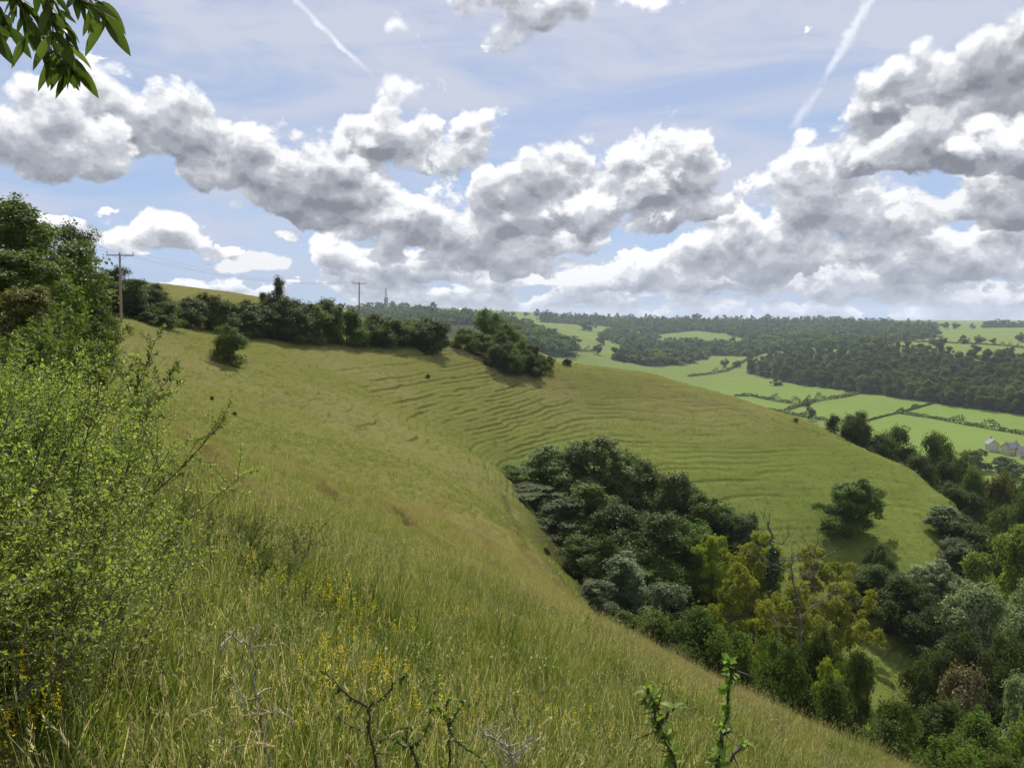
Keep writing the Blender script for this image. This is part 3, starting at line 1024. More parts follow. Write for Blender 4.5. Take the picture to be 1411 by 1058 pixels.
def place_tree(kind, x, y, h, r, label, cat='tree', name=None, group=None, z=None, sink=.25, var=None):
    _cnt[0] += 1
    k = _cnt[0]
    tm, cm, ph, pr = proto(kind, k if var is None else var)
    z = Hf(x, y) if z is None else z
    root = empty(name or 'tree', (x, y, z - sink), random.uniform(-math.pi, math.pi))
    root.scale = (r / pr, r / pr, (h + sink) / ph)
    t = bpy.data.objects.new('trunk' if cat != 'shrub' else 'stems', tm)
    c = bpy.data.objects.new('crown' if cat != 'shrub' else 'foliage', cm)
    for o in (t, c):
        o.parent = root; COL.objects.link(o)
    tag(root, label, cat, group)
    return root


def tree_px(kind, px, top, Y, rpx, label, cat='tree', name=None, group=None, var=None):
    """a tree standing on the ground at distance Y whose crown reaches photo height `top`"""
    u, v = uv(px, top)
    x = u * Y
    z = Hf(x, Y)
    h = max(v * Y - z, 1.0)
    return place_tree(kind, x, Y, h, rpx * 1.22 * Y / F, label, cat, name, group, z, var=var)


def build_near_trees():
    T = tree_px
    S = dict(cat='shrub', name='shrub')
    # --- the trees that fill the combe
    T('ash', 752, 618, 92, 50, 'pale green ash with feathery crown, leftmost of the tall trees in the hollow', name='ash_tree')
    T('ash', 822, 604, 93, 60, 'tallest pale green ash at the top of the tree belt in the hollow', name='ash_tree')
    T('tall', 862, 634, 91, 40, 'small green tree between the tallest ash and the darkest crown')
    T('dark', 888, 628, 94, 42, 'nearly black crown just right of the tallest pale ash')
    T('dark', 925, 652, 90, 48, 'dark rounded tree on the upper edge of the tree belt below the terraces')
    T('tall', 965, 682, 87, 46, 'green tree on the belt edge midway between the pale ash and the oak')
    T('dark', 1010, 702, 86, 44, 'dark tree behind the yellow green maples, nearest to the terraced bank')
    T('grey', 1035, 712, 84, 34, 'grey green tree on the belt edge above the ivy covered trunk')
    T('bush_dark', 720, 668, 86, 44, 'dark shrub at the far left tip of the tree belt, beside the bright grass', **S)
    T('dark', 765, 690, 80, 46, 'dark low crowned tree under the pale ash at the left of the belt')
    T('tall', 815, 668, 82, 52, 'large shaded green tree in front of the tallest pale ash')
    T('dark', 858, 690, 78, 54, 'broad dark tree in the middle of the belt, right of the bright grass strip')
    T('dark', 912, 706, 76, 56, 'broad dark tree in the middle of the belt, above the silvery shrubs')
    T('tall', 962, 728, 73, 50, 'dark green tree standing just left of the yellow maples')
    T('bush_dark', 795, 740, 68, 42, 'dark shrub by the grass strip, left of the silvery shrubs', **S)
    T('bush_dark', 840, 745, 66, 40, 'dark shrub tucked behind the silvery shrub with pointed top', **S)
    T('grey', 868, 768, 60, 48, 'silvery grey green whitebeam with a pointed top above the tan grass', name='whitebeam_tree')
    T('grey', 826, 800, 54, 40, 'small silvery shrub where the tan grass meets the belt, leftmost of them', **S)
    T('grey', 915, 802, 56, 46, 'second silvery whitebeam, right of the pointed one', name='whitebeam_tree')
    T('bush', 880, 838, 48, 50, 'green bush below the silvery whitebeams on the slope edge', **S)
    T('bush_dark', 955, 838, 46, 52, 'dark bush under the leftmost yellow maple by the tan grass', **S)
    T('maple', 985, 735, 70, 36, 'yellow green maple, leftmost of the maples in the belt', name='maple_tree')
    T('maple', 1020, 778, 62, 46, 'yellow green maple in front, left of the ivy covered trunk', name='maple_tree')
    T('maple', 1042, 728, 74, 44, 'yellow green maple behind the ivy covered trunk', name='maple_tree')
    T('maple', 1120, 748, 74, 44, 'yellow green maple topping out just below the lone oak', name='maple_tree')
    T('maple', 1096, 800, 62, 48, 'yellow green maple around the dead grey tree', name='maple_tree')
    T('maple', 1152, 802, 66, 44, 'broad yellow green maple, rightmost of the maples beside the grass gully', name='maple_tree')
    T('bush', 1010, 862, 43, 52, 'green bush under the maples, left of the dead grey tree foot', **S)
    T('bush', 1068, 872, 50, 36, 'low green bush at the foot of the dead grey tree', **S)
    T('maple', 1140, 905, 44, 26, 'small yellow green sapling low on the slope edge below the dead tree', name='maple_tree')
    T('bush_dark', 1085, 900, 40, 50, 'dark bush right of the dead tree foot at the slope edge', **S)
    T('dark', 1128, 856, 52, 38, 'shaded dark tree in front of the broad rightmost maple')
    T('tall', 1166, 894, 50, 36, 'grey green tree at the lower end of the grass gully')
    T('bush_dark', 1150, 945, 38, 54, 'dark bush at the slope edge above the lower right grass', **S)
    T('tall', 1236, 964, 42, 50, 'leafy green tree at the bottom of the picture, first right of the grass edge')
    T('dark', 1300, 955, 48, 56, 'leafy dark tree below the tan topped hawthorn')
    T('tall', 1340, 990, 40, 58, 'leafy green tree near the lower right corner, left of the corner tree')
    T('pale', 1408, 930, 52, 50, 'pale green tree at the right edge under the large silvery willow', name='willow_tree')
    T('lime', 1420, 985, 42, 56, 'bright green tree in the lower right corner of the view')
    T('bush_dark', 1225, 1000, 33, 62, 'dark bush at the very bottom of the slope edge', **S)
    T('bush', 1300, 1030, 31, 62, 'green bush at the bottom edge, below the leafy dark tree', **S)
    T('tall', 1385, 1045, 32, 60, 'lowest green tree, at the bottom of the lower right corner')
    T('bush_tan', 1330, 928, 60, 46, 'hawthorn with tan brown top beside the grass gully', cat='shrub', name='hawthorn_shrub')
    T('bush_dark', 1285, 905, 66, 24, 'small dark bush on the right bank of the grass gully', **S)
    # --- beyond the gully
    T('oak', 1172, 652, 100, 50, 'lone oak with a thick trunk on the open grass of the spur', name='oak_tree', var=0)
    T('bush_dark', 1212, 752, 90, 22, 'low shrub in the shade right of the lone oak trunk', **S)
    T('dark', 1200, 778, 82, 36, 'dark thorn tree below the lone oak, left of the pair', name='thorn_tree')
    T('dark', 1250, 790, 78, 42, 'dark thorn tree below the lone oak, right of the pair', name='thorn_tree')
    T('pale', 1290, 768, 86, 34, 'small rounded silvery tree at the foot of the spur', name='willow_tree')
    T('grey', 1300, 700, 99, 34, 'grey scrub bush on the right end of the spur grass', **S)
    T('dark', 1335, 716, 96, 40, 'dark tree behind the grey scrub bush at the spur end')
    T('grey', 1318, 742, 92, 30, 'low grey scrub just under the grey bush at the spur end', **S)
    T('lime', 1400, 726, 84, 66, 'large bright green tree at the right edge, above the silvery willow')
    T('pale', 1350, 806, 72, 66, 'large silvery willow with pale leaf clumps near the right edge', name='willow_tree')
    T('pale', 1425, 800, 74, 62, 'silvery willow cut by the right edge of the view', name='willow_tree')
    T('dark', 1320, 865, 66, 44, 'shaded dark tree beneath the large silvery willow')
    T('dark', 1400, 880, 62, 50, 'shaded dark tree at the right edge below the silvery willows')
    # --- trees on the back of the spur
    for (kind, px, top, Y, r, lab) in [
            ('dark', 1152, 576, 158, 22, 'dark tree at the left tip of the wood behind the spur'),
            ('dark', 1180, 570, 160, 28, 'tallest dark tree at the left end of the wood behind the spur'),
            ('dark', 1212, 594, 155, 26, 'second dark tree in the wood along the spur skyline'),
            ('dark', 1240, 590, 165, 30, 'round dark tree against the bright pasture behind the spur'),
            ('dark', 1275, 606, 160, 30, 'dark tree right of the round one behind the spur'),
            ('tall', 1300, 602, 172, 30, 'tree touching the pasture edge left of the houses'),
            ('dark', 1325, 622, 160, 34, 'dark tree just below and left of the houses'),
            ('dark', 1260, 628, 142, 30, 'dark tree standing close behind the spur skyline'),
            ('dark', 1295, 640, 140, 34, 'dark tree behind the spur end, under the overhead wires'),
            ('tall', 1352, 650, 138, 36, 'rounded green tree below the houses, left of the right edge'),
            ('dark', 1395, 648, 150, 34, 'dark tree below the houses at the right edge'),
            ('tall', 1400, 676, 125, 40, 'green tree at the right edge above the bright green tree'),
            ('dark', 1350, 690, 118, 36, 'dark tree right of the spur end, below the rounded green tree'),
            ('dark', 1318, 668, 122, 30, 'dark tree hard against the right end of the spur'),
            ('dark', 1430, 640, 160, 40, 'dark tree at the edge of the view beside the houses'),
            ('olive' if False else 'bush_olive', 1375, 668, 132, 30, 'olive brown bush among the dark trees below the houses')]:
        T(kind, px, top, Y, r, lab, **(S if kind.startswith('bush') else {}))
    # --- ridge hedge at the head of the combe
    T('dark', 175, 372, 98, 40, 'dark tree behind the nearer telegraph pole')
    T('dark', 205, 392, 101, 30, 'dark bush right of the nearer telegraph pole', **S)
    T('bush', 228, 414, 98, 26, 'pale green bush in front of the dark bush by the nearer pole', **S)
    T('dark', 140, 392, 95, 30, 'dark tree left of the nearer telegraph pole')
    T('dark', 382, 386, 122, 18, 'spindly topped tree rising above the ridge hedge', name='tree')
    hedge = [(258, 408, 108, 24, 'bush_dark'), (285, 400, 113, 24, 'bush_olive'), (312, 406, 115, 22, 'bush'), (340, 412, 117, 24, 'bush_dark'),
             (362, 408, 119, 22, 'bush_dark'), (385, 404, 122, 26, 'bush_dark'), (408, 412, 124, 24, 'bush_dark'), (432, 410, 128, 24, 'bush'),
             (455, 408, 131, 24, 'bush_dark'), (478, 420, 134, 22, 'bush'), (500, 428, 137, 20, 'bush'), (522, 428, 140, 20, 'bush_dark'),
             (545, 434, 143, 20, 'bush'), (568, 432, 146, 20, 'bush'), (586, 434, 148, 18, 'bush_dark'), (602, 440, 146, 20, 'bush_dark')]
    for i, (px, top, Y, r, k) in enumerate(hedge):
        lab = {'bush_dark': 'dark green bush in the hedge along the ridge', 'bush_olive': 'olive brown bush in the hedge along the ridge',
               'bush': 'bright green bush in the hedge along the ridge'}[k]
        T(k, px, top + (8 if i % 3 == 1 else 4), Y, r * 1.35, lab, cat='shrub', name='hedge_bush', group=k.replace('bush', '').strip('_').replace('', '') + ' bushes of the ridge hedge' if k != 'bush' else 'green bushes of the ridge hedge')
    T('bush', 316, 449, 92, 28, 'round lone bush on the grass below the ridge hedge', **S)
    T('bush_dark', 205, 430, 94, 18, 'low bush at the foot of the nearer pole', **S)
    # --- scrub clump on the spur crest
    scrub = [(640, 450, 156, 20, 'bush'), (675, 426, 178, 22, 'bush'), (664, 454, 158, 22, 'bush'), (692, 458, 157, 22, 'bush_dark'), (702, 446, 168, 20, 'bush'),
             (716, 464, 158, 20, 'bush'), (734, 472, 161, 18, 'bush'), (686, 470, 151, 20, 'bush_dark'), (708, 478, 153, 20, 'bush'), (728, 484, 156, 18, 'bush_dark'),
             (752, 488, 160, 12, 'bush')]
    labs = ['left hand bush of the scrub clump on the spur crest', 'tallest rounded bush rising behind the scrub clump', 'pale topped bush in the left of the scrub clump',
            'dark bush in the middle of the scrub clump', 'bush at the back of the scrub clump right of the tallest', 'green bush near the right of the scrub clump',
            'green bush high on the right flank of the scrub clump', 'dark bush at the lower left foot of the scrub clump', 'green bush at the lower front of the scrub clump',
            'dark bush at the lower right of the scrub clump', 'last small bush at the right tip of the scrub clump']
    for s_, lab in zip(scrub, labs):
        T(s_[4], s_[0], s_[1], s_[2], s_[3], lab, **S)
    T('bush_dark', 782, 494, 165, 6, 'tiny round bush alone on the spur skyline right of the scrub clump', **S)
    # --- bank on the left
    T('tall', 30, 280, 52, 80, 'tall green tree on the bank at the left edge of the view')
    T('dark', 85, 318, 60, 52, 'dark tree on the left bank, right of the tall one')
    T('dark', 112, 372, 66, 36, 'shorter dark tree on the left bank next to the telegraph pole')
    T('tall', -30, 330, 40, 80, 'green tree at the left edge, in front of the tall one')
    T('bush', 60, 385, 44, 54, 'green bush below the tall trees on the left bank', **S)
    T('bush', 125, 415, 62, 34, 'light green bush on the left bank beside the pole', **S)
    T('bush_olive', 20, 405, 26, 60, 'rusty tinged thorn bush at the left edge below the trees', **S)
    T('bush', 108, 432, 34, 44, 'pale green bush where the left bank meets the grass', **S)
    # small bushes dotted on the slope
    for (px, py, r, lab) in [(323, 572, 3, 'tiny bright green bush on the open slope'), (200, 538, 4, 'tiny dark bush on the slope near the left shrubs'),
                             (293, 553, 3, 'tiny dark bush on the slope above the sheep path'), (590, 522, 3, 'tiny dark tuft on the upper slope'),
                             (752, 762, 5, 'small dark bush in the bright grass strip'), (1096, 583, 3, 'tiny dark bush on the spur crest')]:
        g = ground_at(px, py)
        place_tree('bush_dark', g[0], g[1], r * 2.2 * g[1] / F, r * g[1] / F * 1.2, lab, 'shrub', 'shrub', sink=.05)

# ------------------------------------------------------------------ the valley: woods, hedges, lone trees, buildings


def in_poly(px, py, poly):
    return bool(poly_mask(np.array([px], float), np.array([py], float), poly, 0)[0])


def scatter_px(poly, n, sx, sy, rng, tries=40):
    """points in a photo polygon, spread evenly"""
    P = np.array(poly, float)
    lo, hi = P.min(0), P.max(0)
    pts = []
    for _ in range(n * tries):
        p = rng.uniform(lo, hi)
        if not in_poly(p[0], p[1], poly):
            continue
        if all(((p[0] - q[0]) / sx) ** 2 + ((p[1] - q[1]) / sy) ** 2 > 1 for q in pts):
            pts.append(p)
            if len(pts) >= n:
                break
    return pts


WOOD_POLY = [(1030, 505), (1062, 492), (1110, 482), (1190, 488), (1240, 484), (1320, 498), (1411, 502), (1475, 500), (1480, 586), (1411, 572), (1300, 557), (1190, 541), (1100, 530), (1028, 514)]
FAR_WOODS = [
    ([(745, 436), (800, 436), (900, 439), (1000, 441), (1100, 440), (1190, 443), (1290, 449), (1290, 466), (1215, 474), (1180, 482), (1110, 476), (1060, 476),
      (1000, 460), (960, 456), (925, 459), (900, 462), (880, 454), (850, 452), (815, 448), (775, 446), (745, 444)], 900),
    ([(826, 466), (850, 452), (908, 464), (902, 479), (884, 488), (862, 500), (846, 496), (866, 480)], 110),
    ([(905, 480), (930, 471), (972, 478), (978, 492), (945, 502), (900, 505), (868, 500), (895, 492), (928, 492)], 130),
    ([(960, 480), (1060, 472), (1085, 480), (1040, 491), (978, 490)], 90),
    ([(690, 442), (735, 450), (765, 466), (792, 480), (786, 492), (766, 492), (700, 470)], 180),
    ([(480, 428), (520, 424), (560, 426), (600, 432), (660, 436), (700, 440), (700, 450), (480, 446)], 260),
    ([(1355, 447), (1460, 446), (1460, 451), (1355, 452)], 60),
    ([(1060, 488), (1110, 478), (1190, 484), (1240, 480), (1200, 476), (1110, 474)], 60),
]


def build_far():
    rng = np.random.default_rng(5)
    # the wood across the valley: its three hundred nearest trees, one by one
    pts = scatter_px(WOOD_POLY, 274, 13.2, 5.0, rng, 140)
    pts += [(p, np.interp(p, [1028, 1100, 1190, 1300, 1411, 1480], [514, 530, 541, 557, 572, 586]) - 1.0) for p in np.arange(1034, 1475, 17.0)]
    pts.sort(key=lambda p: -p[1])
    for i, p in enumerate(pts[:300]):
        g = ground_at(p[0], p[1], 300, 3000, 900)
        k = ('far', 'far_tall', 'far_light')[int(np.clip(vnoise(p[0] / 22.0, p[1] / 9.0, 12) * 3.4 - .2 + rng.normal() * .6, 0, 2))]
        hh = rng.uniform(11, 20); r = rng.uniform(5.5, 9.5)
        kind = {'far': 'dark green broadleaf tree in the wood across the valley', 'far_tall': 'tall dark tree in the wood across the valley',
                'far_light': 'lighter green tree in the wood across the valley'}[k]
        grp = {'far': 'broadleaf trees of the wood across the valley', 'far_tall': 'tall trees of the wood across the valley', 'far_light': 'light trees of the wood across the valley'}[k]
        place_tree(k, g[0], g[1], hh, r, kind, 'tree', 'woodland_tree', grp, z=g[2], sink=1.0)
    # farther woods read as one mass: one object
    V, Q, A = [], [], []
    off = 0
    src = []
    for k in ('far', 'far_tall', 'far_light'):
        for i in range(3):
            a = dict(KINDS[k]); a.pop('mat'); a['nleaf'] = 300; a['leaf'] = 1.9; a['limbs'] = 1; a['nclump'] = 16
            _, cr = make_tree(900 + i + len(k), **a)
            src.append((np.vstack(cr.V), np.vstack(cr.Q), np.concatenate(cr.qa), a['h'], a['r'], k))
    for poly, n in FAR_WOODS:
        area = abs(sum(poly[i][0] * poly[(i + 1) % len(poly)][1] - poly[(i + 1) % len(poly)][0] * poly[i][1] for i in range(len(poly)))) / 2
        s = math.sqrt(area / n) * .8
        for p in scatter_px(poly, n, s * 1.5, s * .75, rng, 12):
            g = ground_at(p[0], p[1], 300, 4500, 900)
            v, q, a, ph, pr, kk = src[rng.integers(len(src))]
            hh = rng.uniform(9, 19); r = rng.uniform(6, 14)
            th = rng.uniform(0, 6.28); c, s_ = math.cos(th), math.sin(th)
            w = np.stack([(v[:, 0] * c - v[:, 1] * s_) * r / pr, (v[:, 0] * s_ + v[:, 1] * c) * r / pr, v[:, 2] * hh / ph], -1) + (g[0], g[1], g[2] - 1)
            V.append(w); Q.append(q + off); A.append(np.clip(a * .6 + rng.uniform(-.1, .4) + .6 * (float(vnoise(p[0] / 25.0, p[1] / 8.0, 14)) - .4), 0, 1)); off += len(v)
    me = raw_mesh('woodland', np.vstack(V), [np.vstack(Q)], {'rnd': np.concatenate(A)}, False)
    tag(link('woodland', me, LEAF['wood']), 'distant dark woods covering the far hills', 'woodland', kind='stuff')

    # field hedges: one object each
    def hedge(pts, h, w, label):
        mb = MB()
        g = np.array([ground_at(p[0], p[1], 260, 3000, 1200) for p in pts])
        L = np.hypot(*np.diff(g[:, :2], axis=0).T)
        n = max(int(L.sum() * 14), 200)
        t = rng.uniform(0, L.sum(), n); cum = np.concatenate([[0], np.cumsum(L)])
        x, y = np.interp(t, cum, g[:, 0]), np.interp(t, cum, g[:, 1])
        hh = h * (.5 + .7 * vnoise(t / 5.0, t * 0 + 3, 3) + 1.6 * sstep(.72, .95, vnoise(t / 9.0, t * 0 + 7, 13)))
        ww = w * (.8 + .4 * vnoise(t / 6.0, t * 0 + 9, 5))
        dx, dy = np.interp(t, (cum[1:] + cum[:-1]) / 2, np.diff(g[:, 0]) / L), np.interp(t, (cum[1:] + cum[:-1]) / 2, np.diff(g[:, 1]) / L)
        ang = rng.uniform(0, np.pi, n)
        lat = np.cos(ang) * ww * .5 * rng.uniform(.8, 1.1, n); zz = np.sin(ang) * hh * rng.uniform(.75, 1.05, n)
        P = np.stack([x - dy * lat, y + dx * lat, H0(x, y) + zz], -1)
        N = unit(np.stack([-dy * np.cos(ang), dx * np.cos(ang), np.sin(ang) + .2], -1) + rng.normal(size=(n, 3)) * .35)
        s = rng.uniform(.7, 1.3, n)
        leaf_quads(mb, P, N, s * 1.2, s, rng.random(n), rng)
        tag(mb.build('field_hedge', LEAF['wood'], None, False), label, 'hedge')
    hedge([(1012, 546), (1035, 546), (1070, 553), (1108, 559)], 3.0, 3.5, 'dark field hedge between the two uppermost small pastures')
    hedge([(1050, 569), (1065, 567), (1090, 571), (1112, 576), (1138, 580)], 3.0, 3.2, 'dark hedge closing off the dry tan field behind the spur')
    hedge([(1083, 566), (1105, 559), (1128, 552), (1160, 548), (1190, 541)], 3.2, 3.4, 'hedge climbing from the field tree up to the wood corner')
    hedge([(1197, 580), (1218, 574), (1240, 569), (1268, 561), (1290, 555)], 1.6, 1.8, 'thin gappy hedge running from the spur up to the wood')
    hedge([(1240, 570), (1290, 577), (1340, 587), (1411, 599), (1480, 612)], 2.6, 3.2, 'long straight hedge crossing the bright pastures to the right')
    hedge([(948, 519), (975, 516), (1000, 512)], 3.0, 4.5, 'far hedge below the pale field in the side valley')
    hedge([(1000, 512), (1016, 504), (1030, 496)], 3.0, 4.0, 'scrubby hedge along the edge of the pale field in the side valley')
    hedge([(782, 482), (805, 484), (822, 485)], 3.5, 5.0, 'far hedge below the rough pasture left of the wooded strip')
    hedge([(1300, 472), (1330, 474), (1411, 480)], 2.5, 3.0, 'low hedge on the plateau in front of the far right field')
    hedge([(1230, 470), (1270, 472), (1300, 470)], 2.5, 4.0, 'dark hedge at the plateau corner above the wood')
    # trees standing by themselves
    for (k, px, py, hp, rp, lab) in [
            ('lone', 1118, 580, 19, 8, 'round tree standing in the hedge of the dry field'), ('lone', 1111, 560, 11, 7, 'small round tree where three field hedges meet'),
            ('lone', 997, 506, 12, 6, 'lone tree in the pale field of the side valley'), ('lone', 1015, 506, 9, 8, 'low round tree at the edge of the pale field'),
            ('lone', 1070, 531, 9, 8, 'bush in the pasture corner below the wood'), ('lone', 1290, 480, 17, 13, 'broad pale tree on the plateau edge above the wood'),
            ('lone', 1345, 490, 15, 8, 'thin pale tree at the edge of the far right field'), ('lone', 1328, 474, 12, 7, 'left tree of the row on the plateau field'),
            ('lone', 1350, 474, 12, 9, 'middle tree of the row on the plateau field'), ('lone', 1368, 474, 8, 5, 'small right tree of the row on the plateau field'),
            ('lone', 1288, 462, 12, 8, 'dark tree at the left of the skyline field'), ('lone', 1318, 453, 9, 6, 'skyline tree left of the gap'),
            ('lone', 1302, 453, 9, 6, 'skyline tree next to the dark plateau tree'), ('lone', 1340, 453, 7, 4, 'skyline tree just right of the gap'), ('lone', 1405, 472, 14, 7, 'tree at the right edge on the plateau'),
            ('lone', 805, 455, 14, 11, 'dark tree clump among the rough pastures'), ('lone', 812, 456, 13, 9, 'right half of the dark clump among the rough pastures'), ('lone', 828, 475, 14, 8, 'dark tree at the foot of the wooded strip'),
            ('lone', 824, 489, 14, 7, 'lowest dark tree at the foot of the wooded strip'), ('lone', 596, 432, 15, 8, 'round tree standing up on the far left skyline'),
            ('lone', 577, 430, 11, 6, 'smaller tree left of the round skyline tree'), ('lone', 554, 424, 7, 5, 'skyline tree right of the tower'), ('lone', 541, 422, 7, 6, 'dark tree hiding the foot of the tower'),
            ('lone', 522, 424, 8, 6, 'dark tree just left of the tower'), ('lone', 505, 426, 8, 6, 'skyline tree close to the farther telegraph pole'),
            ('lone', 692, 434, 7, 4, 'first small tree along the pale far field'), ('lone', 708, 435, 6, 4, 'second small tree along the pale far field'), ('lone', 725, 436, 6, 4, 'third small tree along the pale far field'),
            ('lone', 740, 436, 10, 5, 'tall tree at the right end of the pale far field'), ('lone', 640, 432, 7, 8, 'dark tree behind the far barn'), ('lone', 960, 441, 9, 7, 'round crown standing above the long far wood'),
            ('lone', 1057, 442, 9, 6, 'dark crown standing above the long far wood, right of the round one'), ('lone', 756, 440, 13, 9, 'big dark crown at the left end of the long far wood')]:
        g = ground_at(px, py, 300, 4500, 1200)
        place_tree(k, g[0], g[1], hp * g[1] / F * 1.05, rp * g[1] / F, lab, 'tree', 'field_tree', z=g[2], sink=.5)

    for (px, top, Y, r_, lab) in [(1342, 618, 385, 20, 'garden tree left of the white gabled house'), (1376, 628, 380, 20, 'garden tree between the white gable and the stone house'), (1404, 632, 370, 20, 'garden tree in front of the stone house cut by the right edge')]:
        u_, v_ = uv(px, top)
        z_ = Hf(u_ * Y, Y)
        place_tree('lone', u_ * Y, Y, max(v_ * Y - z_, 3), r_ * Y / F, lab, 'tree', 'garden_tree', z=z_)
    # small stone houses at the valley foot
    wall = {'white': simple_mat('white_render', (.42, .41, .37), .8, 1.5, .08), 'stone': simple_mat('stone_wall', (.42, .37, .29), .9, 2.0, .2), 'brick': simple_mat('brick_wall', (.36, .22, .16), .9, 2.0, .2)}
    roofm = {'slate': simple_mat('slate_roof', (.12, .12, .135), .6, 3.0, .25), 'tile': simple_mat('clay_tile_roof', (.25, .15, .11), .8, 3.0, .3)}
    glass = simple_mat('window_glass', (.03, .035, .045), .15)
    white = simple_mat('white_frame', (.75, .75, .72), .5)
    dark_door = simple_mat('door_paint', (.08, .10, .12), .5)

    def house(px, py, Y, w, d, h, rz, wm, rm, label, chim=1):
        u, v = uv(px, py)
        x = u * Y
        z = Hf(x, Y) - .3
        root = empty('house', (x, Y, z), R(rz))
        mb = MB()
        rise = d * .45
        V = [(-w / 2, -d / 2, 0), (w / 2, -d / 2, 0), (w / 2, d / 2, 0), (-w / 2, d / 2, 0), (-w / 2, -d / 2, h), (w / 2, -d / 2, h), (w / 2, d / 2, h), (-w / 2, d / 2, h), (-w / 2, 0, h + rise), (w / 2, 0, h + rise)]
        mb.add(V, [(0, 1, 5, 4), (2, 3, 7, 6), (1, 2, 6, 5), (3, 0, 4, 7)], [(5, 6, 9), (7, 4, 8)])
        mb.build('wall', wall[wm], root, False)
        mr = MB()
        e, th = .45, .18
        for s in (-1, 1):
            y0, y1 = s * (d / 2 + e), 0
            z0, z1 = h - e * rise / (d / 2) + .05, h + rise + .05
            a = [(-w / 2 - e, y0, z0), (w / 2 + e, y0, z0), (w / 2 + e, y1, z1), (-w / 2 - e, y1, z1)]
            mr.add(a + [(p[0], p[1], p[2] + th) for p in a], [(0, 1, 2, 3), (7, 6, 5, 4), (0, 4, 5, 1), (1, 5, 6, 2), (2, 6, 7, 3), (3, 7, 4, 0)])
        rf = mr.build('roof', roofm[rm], root, False)
        for c in range(chim):
            mc = MB(); cx = (w / 2 - .7) * (1 if c == 0 else -1)
            mc.box((cx, 0, h + rise + .5), (.8, .6, 1.6)); mc.box((cx, 0, h + rise + 1.36), (.95, .75, .12))
            for dx in (-.2, .2):
                mc.tube([(cx + dx, 0, h + rise + 1.4), (cx + dx, 0, h + rise + 1.8)], .11, 8)
            mc.build('chimney', wall[wm] if wm != 'white' else wall['brick'], rf, False)
        for s in (-1, 1):
            for k, wx in enumerate(np.linspace(-w / 2 + 1.4, w / 2 - 1.4, 3)):
                for wz in (1.5, 4.0):
                    if wz + 1 > h or (k == 1 and wz < 2):
                        continue
                    mw = MB(); mw.box((wx, s * (d / 2 + .02), wz), (1.1, .1, 1.15))
                    win = mw.build('window', glass, root, False)
                    mf = MB()
                    for q in ((-.58, 0, .1, 1.35), (.58, 0, .1, 1.35), (0, 0, .07, 1.15), (0, -.62, 1.26, .1), (0, .62, 1.26, .1)):
                        mf.box((wx + q[0], s * (d / 2 + .07), wz + q[1]), (q[2], .08, q[3]))
                    mf.build('frame', white, win, False)
            md = MB(); md.box((0, s * (d / 2 + .03), 1.05), (1.0, .12, 2.1)); md.build('door', dark_door, root, False)
        tag(root, label, 'house')
    house(1366, 632, 440, 7.5, 5.5, 4.4, 72, 'white', 'slate', 'white gable ended house beside the dark trees below the pasture', 1)
    house(1392, 637, 430, 9, 5.6, 4.2, 20, 'stone', 'slate', 'stone house with grey roof at the right edge, right of the white gable', 2)
    house(1413, 642, 420, 8, 5.6, 4.0, -15, 'stone', 'slate', 'stone house cut by the right edge of the view', 1)
    # far barn with a pale roof on the skyline
    g = ground_at(641, 430, 300, 4500, 1200)
    root = empty('barn', (g[0], g[1], g[2]), R(8))
    mb = MB(); mb.box((0, 0, 3), (32, 14, 6)); mb.build('wall', wall['stone'], root, False)
    mr = MB(); mr.add([(-17, -8, 5.9), (17, -8, 5.9), (17, 0, 9.5), (-17, 0, 9.5), (17, 8, 5.9), (-17, 8, 5.9)], [(0, 1, 2, 3), (3, 2, 4, 5)], [(1, 4, 2), (5, 0, 3)])
    mr.build('roof', simple_mat('pale_sheet_roof', (.62, .62, .60), .5, .3, .1), root, False)
    md = MB(); md.box((0, -7.03, 2.2), (5, .1, 4.4)); md.build('door', dark_door, root, False)
    tag(root, 'long low barn with a pale roof on the far left skyline', 'barn')
    # tower with a lattice mast on the hill
    g = ground_at(532, 421, 300, 4500, 1200)
    s = g[1] / F
    root = empty('tower', (g[0], g[1], g[2]), R(15))
    hb, hm = 11 * s, 23 * s
    stone = simple_mat('tower_stone', (.20, .16, .14), .9, .3, .2)
    steel = simple_mat('mast_steel', (.17, .17, .19), .5)
    mb = MB()
    mb.box((0, 0, hb * .45), (4.6 * s, 4.6 * s, hb * .9)); mb.box((0, 0, hb * .93), (5.2 * s, 5.2 * s, hb * .07)); mb.box((0, 0, hb), (3.4 * s, 3.4 * s, hb * .08))
    for c in (-1, 1):
        for d in (-1, 1):
            mb.box((c * 2.35 * s, d * 2.35 * s, hb * .4), (.5 * s, .5 * s, hb * .8))
    mb.build('base', stone, root, False)
    ml = MB()
    for c in (-1, 1):
        for d in (-1, 1):
            ml.tube([(c * 1.3 * s, d * 1.3 * s, hb), (c * .55 * s, d * .55 * s, hm)], .16 * s, 5)
    for k in range(9):
        z0 = hb + (hm - hb) * k / 9; z1 = hb + (hm - hb) * (k + 1) / 9
        w0 = (1.3 - .75 * k / 9) * s; w1 = (1.3 - .75 * (k + 1) / 9) * s
        for a, b in (((-1, -1), (1, -1)), ((1, -1), (1, 1)), ((1, 1), (-1, 1)), ((-1, 1), (-1, -1))):
            ml.tube([(a[0] * w0, a[1] * w0, z0), (b[0] * w1, b[1] * w1, z1)], .09 * s, 4)
            ml.tube([(a[0] * w0, a[1] * w0, z0), (b[0] * w0, b[1] * w0, z0)], .09 * s, 4)
    ml.build('mast', steel, root, False)
